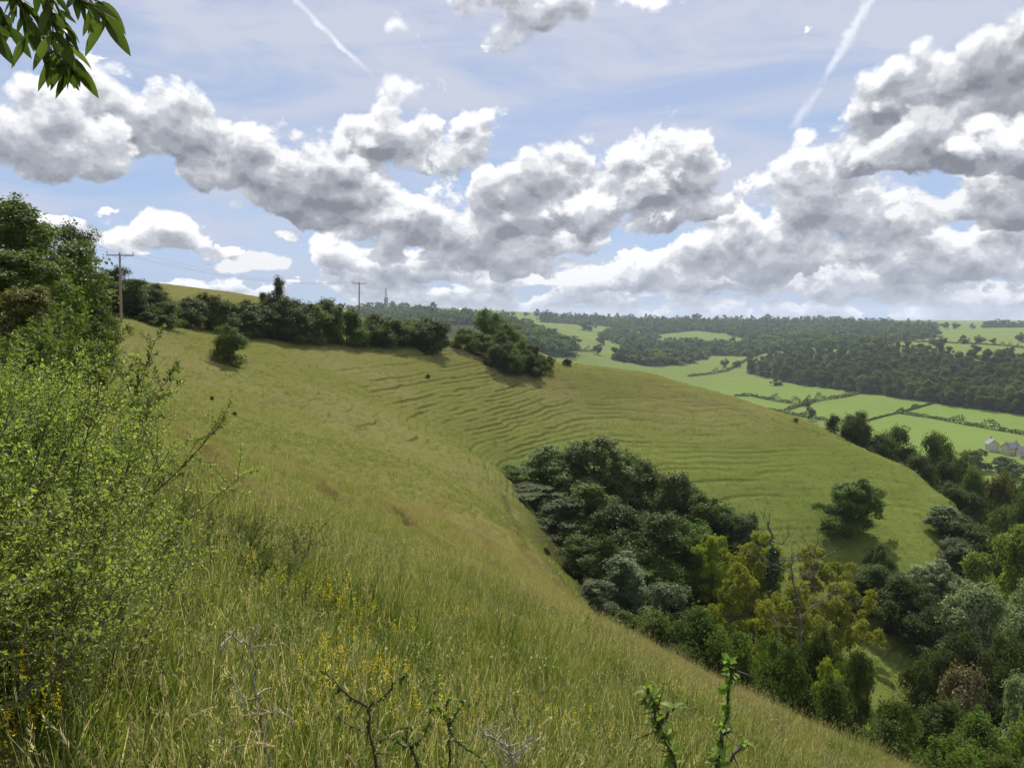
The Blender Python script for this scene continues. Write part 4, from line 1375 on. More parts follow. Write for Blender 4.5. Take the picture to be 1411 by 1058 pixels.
    for zz in (.35, .62, .9):
        mp = MB(); z0 = hb + (hm - hb) * zz
        mp.box((0, 0, z0), (2.9 * s, 2.9 * s, .25 * s))
        mp.tube([(1.5 * s, 0, z0), (1.5 * s, 0, z0 + 1.6 * s)], .22 * s, 6); mp.tube([(-1.5 * s, 0, z0), (-1.5 * s, 0, z0 + 1.6 * s)], .22 * s, 6)
        mp.build('platform', steel, root, False)
    tag(root, 'tower with a slim lattice mast on the far wooded hill', 'tower')

    # the pale bare chalk path on the far hill edge and the telegraph line
    wood = simple_mat('pole_wood', (.23, .18, .135), .85, 6.0, .3, bump=.3)
    metal = simple_mat('crossarm_steel', (.16, .13, .12), .5, 4.0, .2)
    porcelain = simple_mat('insulator', (.35, .30, .26), .3)
    wirem = simple_mat('wire', (.02, .02, .022), .95)
    POLES = []

    def pole(px, top, base, Y, arm, label, hmin=7.0, rz=0):
        u, v = uv(px, top)
        x = u * Y
        z = Hf(x, Y)
        h = max(v * Y - z, hmin)
        root = empty('telegraph_pole', (x, Y, z), R(rz))
        mb = MB(); mb.tube([(-.03 * h * .6, 0, -.6), (-.01 * h, 0, h * .5), (0, 0, h)], [.155, .13, .10], 12); mb.build('pole', wood, root)
        ma = MB(); ma.box((0, .13, h - .22), (arm * 2, .1, .12), 0); ma.box((0, .13, h - .22), (.2, .2, .25))
        ma.tube([(-arm * .5, .12, h - .25), (0, .12, h - .75)], .02, 5); ma.tube([(arm * .5, .12, h - .25), (0, .12, h - .75)], .02, 5)
        ma.build('crossarm', metal, root, False)
        tips = []
        for k in (-1, 0, 1):
            if k == 0:
                continue
            mi = MB(); c = (k * (arm - .08), .13, h - .16)
            mi.tube([c, (c[0], c[1], c[2] + .14), (c[0], c[1], c[2] + .16), (c[0], c[1], c[2] + .34)], [.02, .02, .06, .045], 8)
            mi.build('insulator', porcelain, root)
            cs, sn = math.cos(R(rz)), math.sin(R(rz))
            tips.append(Vector((x + c[0] * cs - c[1] * sn, Y + c[0] * sn + c[1] * cs, z + c[2] + .36)))
        tips.insert(1, Vector((x, Y, z + h + .1)))
        mi = MB(); mi.tube([(0, 0, h - .02), (0, 0, h + .12)], [.05, .04], 8); mi.build('insulator', porcelain, root)
        tag(root, label, 'telegraph pole', 'telegraph poles along the ridge')
        POLES.append(tips)
    pole(165, 349, 443, 88, 1.45, 'nearer wooden telegraph pole with crossarm before the dark tree on the left', rz=12)
    pole(495, 389, 430, 150, 1.35, 'farther telegraph pole with crossarm rising from the ridge hedge', rz=6)
    pole(633, 431, 444, 205, 1.2, 'most distant telegraph pole, small and grey left of the scrub clump', rz=-20)
    pole(1560, 700, 800, 98, 1.3, 'telegraph pole beyond the right edge carrying the wires across the valley', rz=-40)
    pole(-260, 250, 450, 46, 1.45, 'telegraph pole beyond the left edge before the nearer one', rz=15)

    def wire(a, b, sag, label, n=28, rad=.006):
        t = np.linspace(0, 1, n)
        P = np.array(a)[None] * (1 - t)[:, None] + np.array(b)[None] * t[:, None]
        P[:, 2] -= sag * 4 * t * (1 - t)
        mb = MB(); mb.tube(P, rad, 5, cap=False)
        tag(mb.build('overhead_wire', wirem), label, 'wire', 'overhead wires on the telegraph poles')
    names = ['left', 'middle', 'right']
    for k in range(3):
        wire(POLES[4][k], POLES[0][k], .7, '%s wire of the span reaching the nearer pole from the left edge' % names[k])
        wire(POLES[0][k], POLES[1][k], 1.6, '%s wire of the span between the nearer and farther poles' % names[k])
        wire(POLES[1][k], POLES[2][k], 1.2, '%s wire of the span from the farther pole to the most distant pole' % names[k])
        wire(POLES[2][k], POLES[3][k], 3.4, '%s wire of the long span over the spur to the right' % names[k], 40, .006)

# ------------------------------------------------------------------ near plants
def blade_mesh(name, seed, n, rad, lmin, lmax, width, lean=.5, heads=0.0, dry=0.15):
    """one tuft: n curved blades; some carry a seed head"""
    rng = np.random.default_rng(seed)
    V, Q, T, qa, ta, off = [], [], [], [], [], 0
    for i in range(n):
        rr = rad * math.sqrt(rng.random()); a = rng.uniform(0, 6.283)
        p = np.array((rr * math.cos(a), rr * math.sin(a), -.03))
        L = rng.uniform(lmin, lmax) * (1.0 if rng.random() > .15 else 1.25)
        az = a + rng.normal() * 1.0
        d = np.array((math.cos(az), math.sin(az), 0)); side = np.array((-math.sin(az), math.cos(az), 0))
        side = unit(side + .5 * rng.normal(size=3) * np.array((1, 1, 0)))
        th0 = rng.uniform(.02, .30) * lean * 2; bend = rng.uniform(.2, 1.5) * lean
        r = rng.random() * .75
        head = rng.random() < heads
        if head:
            L *= 1.35; bend *= .5; r = .8 + .2 * rng.random()
        elif rng.random() < dry:
            r = .85 + .15 * rng.random()
        w = width * rng.uniform(.7, 1.3) * (.5 if head else 1)
        pts = [p]; th = th0
        for k in range(3):
            pts.append(pts[-1] + L / 3 * (math.sin(th) * d + math.cos(th) * np.array((0, 0, 1)))); th += bend / 3
        ws = [w, w * .9, w * .6]
        v = []
        for k in range(3):
            v += [pts[k] - side * ws[k] / 2, pts[k] + side * ws[k] / 2]
        v.append(pts[3])
        V += v
        Q += [(off, off + 1, off + 3, off + 2), (off + 2, off + 3, off + 5, off + 4)]; qa += [r, r]
        T += [(off + 4, off + 5, off + 6)]; ta += [r]
        off += 7
        if head:
            hl = rng.uniform(.025, .055)
            dd = unit(pts[3] - pts[2] + np.array((0, 0, -.15 * L)) * rng.random())
            for s in range(6):
                sd = unit(np.cross(dd, rng.normal(size=3)))
                c = pts[3] + dd * hl * (s / 6.0 - .3)
                e = unit(dd + sd * .45) * hl * .42
                wv = sd * .0014
                V += [c, c + e * .5 + wv, c + e, c + e * .5 - wv]
                Q.append((off, off + 1, off + 2, off + 3)); qa.append(.88 + .12 * rng.random()); off += 4
    return raw_mesh(name, np.array(V), [np.array(Q), np.array(T)], {'rnd': np.array(qa + ta)}, False)


def grass_material():
    m, t, out = material('grass_blades')
    r = t.attr('rnd')
    dry = t.attr('dry', 'INSTANCER')
    oi = t.new('ShaderNodeObjectInfo').outputs['Random']
    g = t.mix(r, c4(.092, .138, .024), c4(.200, .238, .058))
    g = t.mix(t.math('MULTIPLY', oi, .30), g, c4(.165, .165, .045))
    straw = t.mix(t.ramp(oi, .2, .9), c4(.34, .29, .15), c4(.52, .46, .28))
    col = t.mix(t.ramp(r, .78, .86), g, straw)
    col = t.mix(t.math('MULTIPLY', t.math('MINIMUM', dry, 1.0), .75), col, c4(.29, .245, .125))
    col = t.mix(t.ramp(dry, 1.0, 2.0), col, c4(.150, .118, .055))
    p = t.new('ShaderNodeBsdfPrincipled'); p.inputs['Roughness'].default_value = .6; p.inputs['Specular IOR Level'].default_value = .15
    t.put(p.inputs['Base Color'], col)
    tr = t.new('ShaderNodeBsdfTranslucent')
    t.put(tr.inputs['Color'], t.mix(1.0, col, c4(1.35, 1.35, .8), 'MULTIPLY'))
    ms = t.new('ShaderNodeMixShader'); ms.inputs[0].default_value = .42
    t.put(ms.inputs[1], p.outputs[0]); t.put(ms.inputs[2], tr.outputs[0])
    t.put(out.inputs[0], ms.outputs[0])
    return m


def instancer(name, P, scale, rot, idx, variants, attrs, label, cat):
    """one stuff object: variants set out on points by geometry nodes"""
    me = bpy.data.meshes.new(name)
    n = len(P)
    me.vertices.add(n)
    me.vertices.foreach_set('co', np.asarray(P, np.float32).ravel())
    for k, v in dict(attrs, size=scale).items():
        a = me.attributes.new(k, 'FLOAT', 'POINT'); a.data.foreach_set('value', np.asarray(v, np.float32))
    a = me.attributes.new('turn', 'FLOAT_VECTOR', 'POINT'); a.data.foreach_set('vector', np.asarray(rot, np.float32).ravel())
    a = me.attributes.new('pick', 'INT', 'POINT'); a.data.foreach_set('value', np.asarray(idx, np.int32))
    me.update()
    o = bpy.data.objects.new(name, me); COL.objects.link(o)
    tag(o, label, cat, kind='stuff')
    src = bpy.data.collections.new(name + ' sources')
    for i, vm in enumerate(variants):
        src.objects.link(bpy.data.objects.new('%s tuft %02d' % (name, i), vm))
    ng = bpy.data.node_groups.new(name + ' scatter', 'GeometryNodeTree')
    ng.interface.new_socket('Geometry', in_out='INPUT', socket_type='NodeSocketGeometry')
    ng.interface.new_socket('Geometry', in_out='OUTPUT', socket_type='NodeSocketGeometry')
    N, Lk = ng.nodes, ng.links
    gi, go = N.new('NodeGroupInput'), N.new('NodeGroupOutput')
    ci = N.new('GeometryNodeCollectionInfo'); ci.inputs['Collection'].default_value = src
    ci.inputs['Separate Children'].default_value = True; ci.inputs['Reset Children'].default_value = True
    ip = N.new('GeometryNodeInstanceOnPoints')
    ip.inputs['Pick Instance'].default_value = True

    def nat(nm, typ):
        q = N.new('GeometryNodeInputNamedAttribute'); q.data_type = typ; q.inputs['Name'].default_value = nm
        return [s for s in q.outputs if s.enabled and s.name == 'Attribute'][0]
    Lk.new(gi.outputs[0], ip.inputs['Points']); Lk.new(ci.outputs[0], ip.inputs['Instance'])
    Lk.new(nat('pick', 'INT'), ip.inputs['Instance Index']); Lk.new(nat('turn', 'FLOAT_VECTOR'), ip.inputs['Rotation'])
    Lk.new(nat('size', 'FLOAT'), ip.inputs['Scale'])
    Lk.new(ip.outputs[0], go.inputs[0])
    md = o.modifiers.new('scatter', 'NODES'); md.node_group = ng
    return o


def wedge_points(r0, r1, dens, rng, px0=-170, px1=1560):
    a0, a1 = math.atan2(uv(px0, 600)[0], 1), math.atan2(uv(px1, 600)[0], 1)
    n = int(dens * (a1 - a0) / 2 * (r1 * r1 - r0 * r0))
    th = rng.uniform(a0, a1, n); r = np.sqrt(rng.uniform(r0 * r0, r1 * r1, n))
    return r * np.sin(th), r * np.cos(th)


def build_grass():
    rng = np.random.default_rng(23)
    gm = grass_material()
    var = []
    for i in range(6):       # long meadow grass
        var.append(blade_mesh('meadow_tuft', 50 + i, 66, .14, .11, .27, .0050, .75, .02, .04))
    for i in range(3):       # with seed heads
        var.append(blade_mesh('seeding_tuft', 70 + i, 54, .14, .13, .29, .0045, .6, .20, .06))
    for i in range(3):       # short turf
        var.append(blade_mesh('turf_tuft', 90 + i, 60, .22, .07, .20, .010, .8, .03, .14))
    for i in range(3):       # broad leaved herbs
        r_ = np.random.default_rng(110 + i); mb = MB()
        for k_ in range(7):
            st = curve_pts((r_.normal() * .04, r_.normal() * .04, -.02), unit(r_.normal(size=3) * .5 + (0, 0, 1)), r_.uniform(.14, .30), 5, r_, .05, .15)
            mb.tube(st, np.linspace(.0022, .001, 6), 3, .3)
            m_ = 16
            t_ = r_.uniform(.15, 1, m_) * 4.99; k2 = t_.astype(int); p_ = st[k2] + (st[k2 + 1] - st[k2]) * (t_ - k2)[:, None]
            dr = unit(r_.normal(size=(m_, 3)) + (0, 0, .3))
            leaf_quads(mb, p_ + dr * .014, unit(r_.normal(size=(m_, 3)) * .5 + (0, 0, 1)), r_.uniform(.018, .038, m_), r_.uniform(.008, .016, m_), r_.random(m_) * .5, r_, up=dr)
        var.append(mb.mesh('herb', False))
    for v in var:
        v.materials.append(gm)
    X, Y, S, I, D = [], [], [], [], []
    for (r0, r1, dens) in ((1.1, 5, 62), (5, 10, 44), (10, 20, 24), (20, 36, 11), (36, 62, 4.5), (62, 110, 1.3), (110, 175, .6)):
        x, y = wedge_points(r0, r1, dens, rng)
        r = np.hypot(x, y)
        z0 = H0(x, y)
        far = r > 175
        keep = ~far & ~((z0 < -26) & (r < 75))
        x, y, r, z0 = x[keep], y[keep], r[keep], z0[keep]
        n = len(x)
        patch = fbm(x / 3.1, y / 3.1, 61, 3)
        long_ = (rng.random(n) < sstep(60, 24, r) * .98 + .0)
        idx = np.where(long_, np.where(rng.random(n) < np.clip(.10 + 1.2 * (patch - .42), .04, .40), rng.integers(6, 9, n), rng.integers(0, 6, n)), rng.integers(9, 12, n))
        s = np.where(long_, .75 + .7 * patch + .25 * rng.random(n), .8 + .5 * rng.random(n)) * np.interp(r, [1, 8, 20, 60, 170], [.85, .85, .75, 1.0, 1.4])
        herb = (r < 16) & (rng.random(n) < .42 * sstep(.35, .6, fbm(x / 1.7 + 9, y / 1.7, 81, 2)) + .07)
        idx = np.where(herb, rng.integers(12, 15, n), idx)
        # dry grass along the brow of the near slope
        brow = np.exp(-((z0 + 9.5) / 3.2) ** 2) * sstep(9, 16, r) * (1 - sstep(34, 48, r)) * (x > -5)
        dry = np.clip(brow * .75 + sstep(.5, .72, fbm(x / 7, y / 7, 71, 3)) * .5 * sstep(5, 14, r) + .12 * rng.random(n) * sstep(3, 10, r), 0, 1)
        dry *= 1 - .85 * sstep(-13, -19, z0)
        s *= 1 + .15 * brow
        pm = np.zeros(n)
        for poly, w, dep in PATHS:
            pm = np.maximum(pm, np.exp(-(seg_dist(x + (vnoise(x / 2, y / 2, 4) - .5) * 1.0, y, poly) / (w * 1.5)) ** 2) * sstep(.2, .5, vnoise(x / 3.1, y / 3.1, 8)))
        s *= 1 - .45 * pm
        dry = np.where(pm > .25, .85 + pm, dry)
        # tussocks: darker, taller patches
        tus = sstep(.66, .78, fbm(x / 1.3, y / 1.3, 91, 2)) * sstep(3, 7, r) * (1 - sstep(50, 70, r))
        s *= 1 + .35 * tus
        dry = np.where(pm > .25, dry, dry * (1 - tus))
        X.append(x); Y.append(y); S.append(s); I.append(idx); D.append(dry)
    # scattered coarse tufts on the grazed turf
    x, y = wedge_points(40, 172, .26, rng)
    z0 = H0(x, y); r = np.hypot(x, y); keep = ~((z0 < -26) & (r < 75)) & (fbm(x / 12, y / 12, 95, 2) > .42)
    x, y = x[keep], y[keep]; n = len(x)
    X.append(x); Y.append(y); S.append(rng.uniform(.9, 2.3, n) * (1 + .6 * (rng.random(n) > .93))); I.append(rng.choice([0, 1, 2, 12, 13], n)); D.append(np.zeros(n))
    X, Y, S, I, D = map(np.concatenate, (X, Y, S, I, D))
    Z = H(X, Y)
    n = len(X)
    rot = np.stack([rng.normal(size=n) * .12, rng.normal(size=n) * .12 + .08, rng.uniform(0, 6.283, n)], -1)
    instancer('grass', np.stack([X, Y, Z], -1), S, rot, I, var, {'dry': D}, 'long meadow grass covering the slope', 'grass')

    # yellow bedstraw and small pale flowers
    ym = leaf_mat('bedstraw_yellow', (.42, .33, .015), (.62, .52, .03), .3, gloss=.1, tcol=1.1)
    wm = leaf_mat('pale_petals', (.48, .45, .33), (.66, .63, .52), .3, gloss=.1, tcol=1.0)
    sm = leaf_mat('flower_stems', (.08, .11, .02), (.12, .15, .03), .3)

    def flower(seed, h, spread, nq, size, spike):
        r = np.random.default_rng(seed); mb = MB(); ms = MB()
        for k in range(3):
            b = r.normal(size=2) * .03; tip = np.array((b[0] + r.normal() * .05, b[1] + r.normal() * .05, h * r.uniform(.8, 1.1)))
            ms.tube([(b[0], b[1], -.03), tip * np.array((.6, .6, .5)), tip], [.0022, .002, .0012], 3)
            m = nq
            tt = r.random(m) * spike
            P = tip - np.array((0, 0, 1)) * (tt * h)[:, None] + r.normal(size=(m, 3)) * spread * (.35 + tt[:, None] * 2)
            leaf_quads(mb, P, unit(r.normal(size=(m, 3)) + (0, 0, .4)), size, size, r.random(m), r)
        nq_ = sum(len(q) for q in mb.Q)
        off = mb.n
        V = np.vstack(mb.V + ms.V)
        Q = np.vstack(mb.Q + [q + off for q in ms.Q]); Tt = np.vstack([q + off for q in ms.T])
        a = np.concatenate(mb.qa + ms.qa + ms.ta)
        me = raw_mesh('flower', V, [Q, Tt], {'rnd': a}, False, [0] * nq_ + [1] * (len(a) - nq_))
        return me
    yv = [flower(200 + i, .36, .010, 26, .011, .33) for i in range(4)]
    wv = [flower(220 + i, .30, .006, 5, .013, .04) for i in range(3)]
    for v in yv:
        v.materials.append(ym); v.materials.append(sm)
    for v in wv:
        v.materials.append(wm); v.materials.append(sm)
    P = []
    for (px, py, sx, sy, n) in [(440, 850, 40, 16, 26), (490, 885, 40, 20, 20), (420, 985, 26, 26, 16), (475, 975, 28, 18, 30), (520, 985, 26, 20, 18), (560, 1040, 40, 16, 12), (640, 1040, 50, 20, 12), (690, 955, 30, 16, 8),
                                (725, 990, 36, 14, 8), (800, 1035, 28, 12, 9), (430, 1030, 30, 16, 12), (560, 870, 60, 26, 12), (380, 830, 30, 20, 10), (640, 890, 90, 40, 14), (45, 1050, 30, 8, 16), (335, 800, 40, 26, 10), (760, 1050, 40, 14, 8), (600, 940, 60, 26, 12)]:
        for _ in range(int(n * .34)):
            P.append(ground_at(px + rng.normal() * sx * .6, py + 12 + rng.normal() * sy * .6, 1.2, 60, 240))
    P = np.array(P); n = len(P); P[:, 2] = H(P[:, 0], P[:, 1])
    instancer('wildflowers', P, rng.uniform(.55, 1.05, n), np.stack([rng.normal(size=n) * .15, rng.normal(size=n) * .15, rng.uniform(0, 6.28, n)], -1), rng.integers(0, 4, n), yv, {'dry': np.zeros(n)}, 'yellow bedstraw flowering in the grass', 'wildflowers')
    P = []
    for (px, py, sx, sy, n) in [(930, 950, 120, 40, 120), (560, 770, 80, 30, 90), (400, 705, 60, 18, 60), (1100, 1010, 70, 30, 60), (800, 870, 120, 50, 80), (700, 960, 120, 50, 60), (480, 720, 70, 20, 40)]:
        for _ in range(int(n * .3)):
            P.append(ground_at(px + rng.normal() * sx * .6, py + rng.normal() * sy * .6, 1.2, 60, 240))
    P = np.array(P); n = len(P); P[:, 2] = H(P[:, 0], P[:, 1])
    instancer('pale_wildflowers', P, rng.uniform(.6, 1.1, n), np.stack([rng.normal(size=n) * .15, rng.normal(size=n) * .15, rng.uniform(0, 6.28, n)], -1), rng.integers(0, 3, n), wv, {'dry': np.zeros(n)}, 'small pale flower heads dotted through the grass', 'wildflowers')


# ------------------------------------------------------------------ shrubs close to the camera
def curve_pts(p, d, L, n, rng, up=.10, wob=.10):
    pts = [np.array(p, float)]; d = unit(np.array(d, float))
    for k in range(n):
        pts.append(pts[-1] + d * L / n)
        d = unit(d + np.array((0, 0, up)) + rng.normal(size=3) * wob)
    return np.array(pts)


def twig_shrub(name, label, seed, bases, length, lean, leaf, mats, vtop, nshoot=12, leaves_per=18, rad=.009, spread=.55, shoot=(.22, .45), stem_t0=.2, aspect=.52, up=.06, bark=None):
    """many stemmed shrub: bases (list of points), stems lean along `lean`; returns the root"""
    rng = np.random.default_rng(seed)
    base0 = np.mean(np.array(bases), axis=0)
    root = empty(name, tuple(base0))
    st, lv = MB(), MB()
    P_, N_, U_, S_, R_ = [], [], [], [], []
    for b in bases:
        L = max(.35, (vtop * b[1] - b[2]) * rng.uniform(*length))
        b = np.array(b) - base0
        d = unit(np.array(lean) + rng.normal(size=3) * spread * np.array((1, 1, .6)))
        d[2] = abs(d[2])
        pts = curve_pts(b - np.array((0, 0, .05)), d, L, 7, rng, up, .09)
        st.tube(pts, np.linspace(rad, rad * .22, 8), 5)
        rc_ = np.array((0, 0, -.18))     # the suckering root that joins the stems
        st.tube([rc_, rc_ * .5 + pts[0] * .5 + np.array((0, 0, -.06)), pts[0]], [rad, rad, rad], 5)
        lightness = rng.random()
        runs = [(pts, stem_t0 + .25, int(leaves_per * 1.3))]
        for s in range(nshoot):
            t = rng.uniform(stem_t0, 1.0); k = min(int(t * 7), 6); p = pts[k] + (pts[k + 1] - pts[k]) * (t * 7 - k)
            sd = unit(unit(pts[k + 1] - pts[k]) * .75 + rng.normal(size=3) * .75 + np.array((0, 0, .15)))
            sp = curve_pts(p, sd, rng.uniform(*shoot) * (1.25 - .6 * t), 4, rng, .05, .12)
            st.tube(sp, np.linspace(rad * .35, rad * .13, 5), 4)
            runs.append((sp, .08, leaves_per))
        for sp, t0, m in runs:
            n = len(sp) - 1
            t = np.sort(rng.uniform(t0, 1.0, m)) * n * .999
            k = t.astype(int); p = sp[k] + (sp[k + 1] - sp[k]) * (t - k)[:, None]
            ax = unit(sp[k + 1] - sp[k])
            rad_ = unit(np.cross(ax, rng.normal(size=(m, 3))))
            dirn = unit(ax * .55 + rad_ * .9 + np.array((0, 0, .15)))
            s = leaf * rng.uniform(.55, 1.25, m)
            P_.append(p + dirn * s[:, None] * .6); U_.append(dirn)
            nn = unit(np.cross(dirn, np.cross(rng.normal(size=(m, 3)) * .7 + np.array((0, 0, 1)), dirn)) + rng.normal(size=(m, 3)) * .35)
            N_.append(nn); S_.append(s); R_.append(np.clip(.3 * lightness + .7 * rng.random(m), 0, 1))
    P, N, U, S, Rr = map(np.concatenate, (P_, N_, U_, S_, R_))
    # leaf: two quads folded along the midrib, tip bent down
    n = len(P)
    b = unit(np.cross(N, U)); N2 = unit(np.cross(U, b))
    s = S[:, None]
    A = P - U * s * .5; T = P + U * s * .5 - N2 * s * .12
    W = s * aspect * .5
    V = np.stack([A, P - U * s * .12 - b * W + N2 * W * .4, P + U * s * .2 - b * W * .8 + N2 * W * .3, T, P + U * s * .2 + b * W * .8 + N2 * W * .3, P - U * s * .12 + b * W + N2 * W * .4], 1).reshape(-1, 3)
    o = np.arange(n)[:, None] * 6
    q = np.concatenate([o + np.array([[0, 3, 2, 1]]), o + np.array([[0, 5, 4, 3]])], 0)
    lv.add(V, q, None, np.concatenate([Rr, Rr]))
    st.build('stems', bark or BARK, root)
    lv.build('foliage', mats, root, False)
    tag(root, label, 'shrub')
    return root


def ground_pts(n, x0, x1, y0, y1, seed):
    r = np.random.default_rng(seed)
    x = r.uniform(x0, x1, n); y = r.uniform(y0, y1, n)
    return [(a, b, c) for a, b, c in zip(x, y, H(x, y))]


def lance_leaf(mb, base, d, nrm, L, W, rnd, droop=.35, seg=5, fold=.25):
    """a single pointed leaf with a midrib, drooping to its tip"""
    d = unit(np.array(d, float)); b = unit(np.cross(nrm, d)); n = unit(np.cross(d, b))
    p = np.array(base, float)
    V = []
    for k in range(seg + 1):
        t = k / seg
        w = W * .5 * (math.sin(math.pi * min(1, t * .92 + .06) ** .8) ** .9) * (1 if k < seg else 0.02)
        V += [p - b * w + n * w * fold, p, p + b * w + n * w * fold]
        d = unit(d + np.array((0, 0, -droop / seg)))
        n = unit(np.cross(d, b))
        p = p + d * L / seg
    q = []
    for k in range(seg):
        o = 3 * k
        q += [(o, o + 1, o + 4, o + 3), (o + 1, o + 2, o + 5, o + 4)]
    mb.add(V, q, None, rnd)


TWIG_BARK = simple_mat('twig_bark', (.045, .036, .030), .85, 40, .4, bump=.3)
LICHEN_BARK = simple_mat('lichen_bark', (.25, .23, .18), .9, 60, .7, bump=.4)


def sapling(name, label, Y, stems, leaf_runs, seed, leaf=.03, mat=None, bark=None, cat='sapling', rad=.006, knob=True, depth=.10, leafW=.5):
    """stems: photo polylines in the plane about Y (first one starts at the ground); leaf_runs: (stem index, t0, t1, count)"""
    rng = np.random.default_rng(seed)
    S = []
    for i, (pts, r0) in enumerate(stems):
        dy = rng.normal() * depth * (i > 0)
        P = np.array([P3(px, py, Y + dy * k / max(1, len(pts) - 1)) for k, (px, py) in enumerate(pts)])
        if i == 0:
            g = np.array((P[0][0] + .03, Y + .02, Hf(P[0][0], Y) - .05))
            P = np.vstack([g, P])
        # refine with small kinks
        q = [P[0]]
        for a, b in zip(P[:-1], P[1:]):
            for k in (1, 2, 3):
                q.append(a + (b - a) * k / 3 + (rng.normal(size=3) * .06 * np.linalg.norm(b - a) if k < 3 else 0))
        S.append((np.array(q), r0))
    base = S[0][0][0].copy()
    root = empty(name, tuple(base))
    mb, ml = MB(), MB()
    for q, r0 in S:
        mb.tube(q - base, np.linspace(r0, r0 * .45, len(q)) * (1 + .25 * rng.normal(size=len(q)).clip(-1, 1)), 7)
        if knob:
            for _ in range(int(len(q) * 1.2)):
                k = rng.integers(1, len(q)); e = q[k] - base
                sl = r0 * (rng.uniform(1.5, 5) if rng.random() < .6 else rng.uniform(6, 16))
                d1 = unit(rng.normal(size=3) + (0, 0, .3))
                mb.tube([e, e + d1 * sl * .5, e + unit(d1 + rng.normal(size=3) * .25) * sl], [r0 * .42, r0 * .25, r0 * .1], 5)
    for (si, t0, t1, m) in leaf_runs:
        q, r0 = S[si]
        n = len(q) - 1
        for _ in range(m):
            t = rng.uniform(t0, t1) * n * .999; k = int(t); p = q[k] + (q[k + 1] - q[k]) * (t - k) - base
            ax = unit(q[k + 1] - q[k])
            d = unit(ax * .4 + rng.normal(size=3) * .8 + np.array((0, 0, .2)))
            L = leaf * rng.uniform(.55, 1.2)
            lance_leaf(ml, p, d, unit(rng.normal(size=3) * .5 + (0, 0, 1)), L, L * leafW, rng.random(), rng.uniform(.2, .9), 4)
    mb.build('stem', bark or TWIG_BARK, root)
    if leaf_runs:
        ml.build('leaves', mat, root, True)
    tag(root, label, cat)
    return root


def dry_stem(label, Y, pts, seed, head=.35, w=.006):
    rng = np.random.default_rng(seed)
    P = np.array([P3(px, py, Y) for px, py in pts])
    g = np.array((P[0][0], Y, Hf(P[0][0], Y) - .03))
    P = np.vstack([g, P])
    t = np.linspace(0, len(P) - 1, 16)
    Q = np.stack([np.interp(t, np.arange(len(P)), P[:, k]) for k in range(3)], -1)
    base = g
    root = empty('dry_grass_stem', tuple(base))
    ms, mh = MB(), MB()
    ms.tube(Q - base, np.linspace(.0024, .001, 16), 5)
    n = 90
    tt = rng.uniform(1 - head, 1, n) * 14.99; k = tt.astype(int)
    p = Q[k] + (Q[k + 1] - Q[k]) * (tt - k)[:, None]
    ax = unit(Q[k + 1] - Q[k])
    d = unit(ax + .55 * unit(rng.normal(size=(n, 3))))
    leaf_quads(mh, p - base + d * w * .8, unit(rng.normal(size=(n, 3))), w * 2.6, w * .8, rng.random(n), rng, up=d)
    ms.build('stalk', STRAW, root); mh.build('seed_head', STRAW, root, False)
    tag(root, label, 'grass stem', 'dry grass stems at the bottom of the view')
    return root


STRAW = leaf_mat('dry_straw', (.42, .34, .19), (.62, .53, .34), .25, gloss=.15, tcol=1.0)


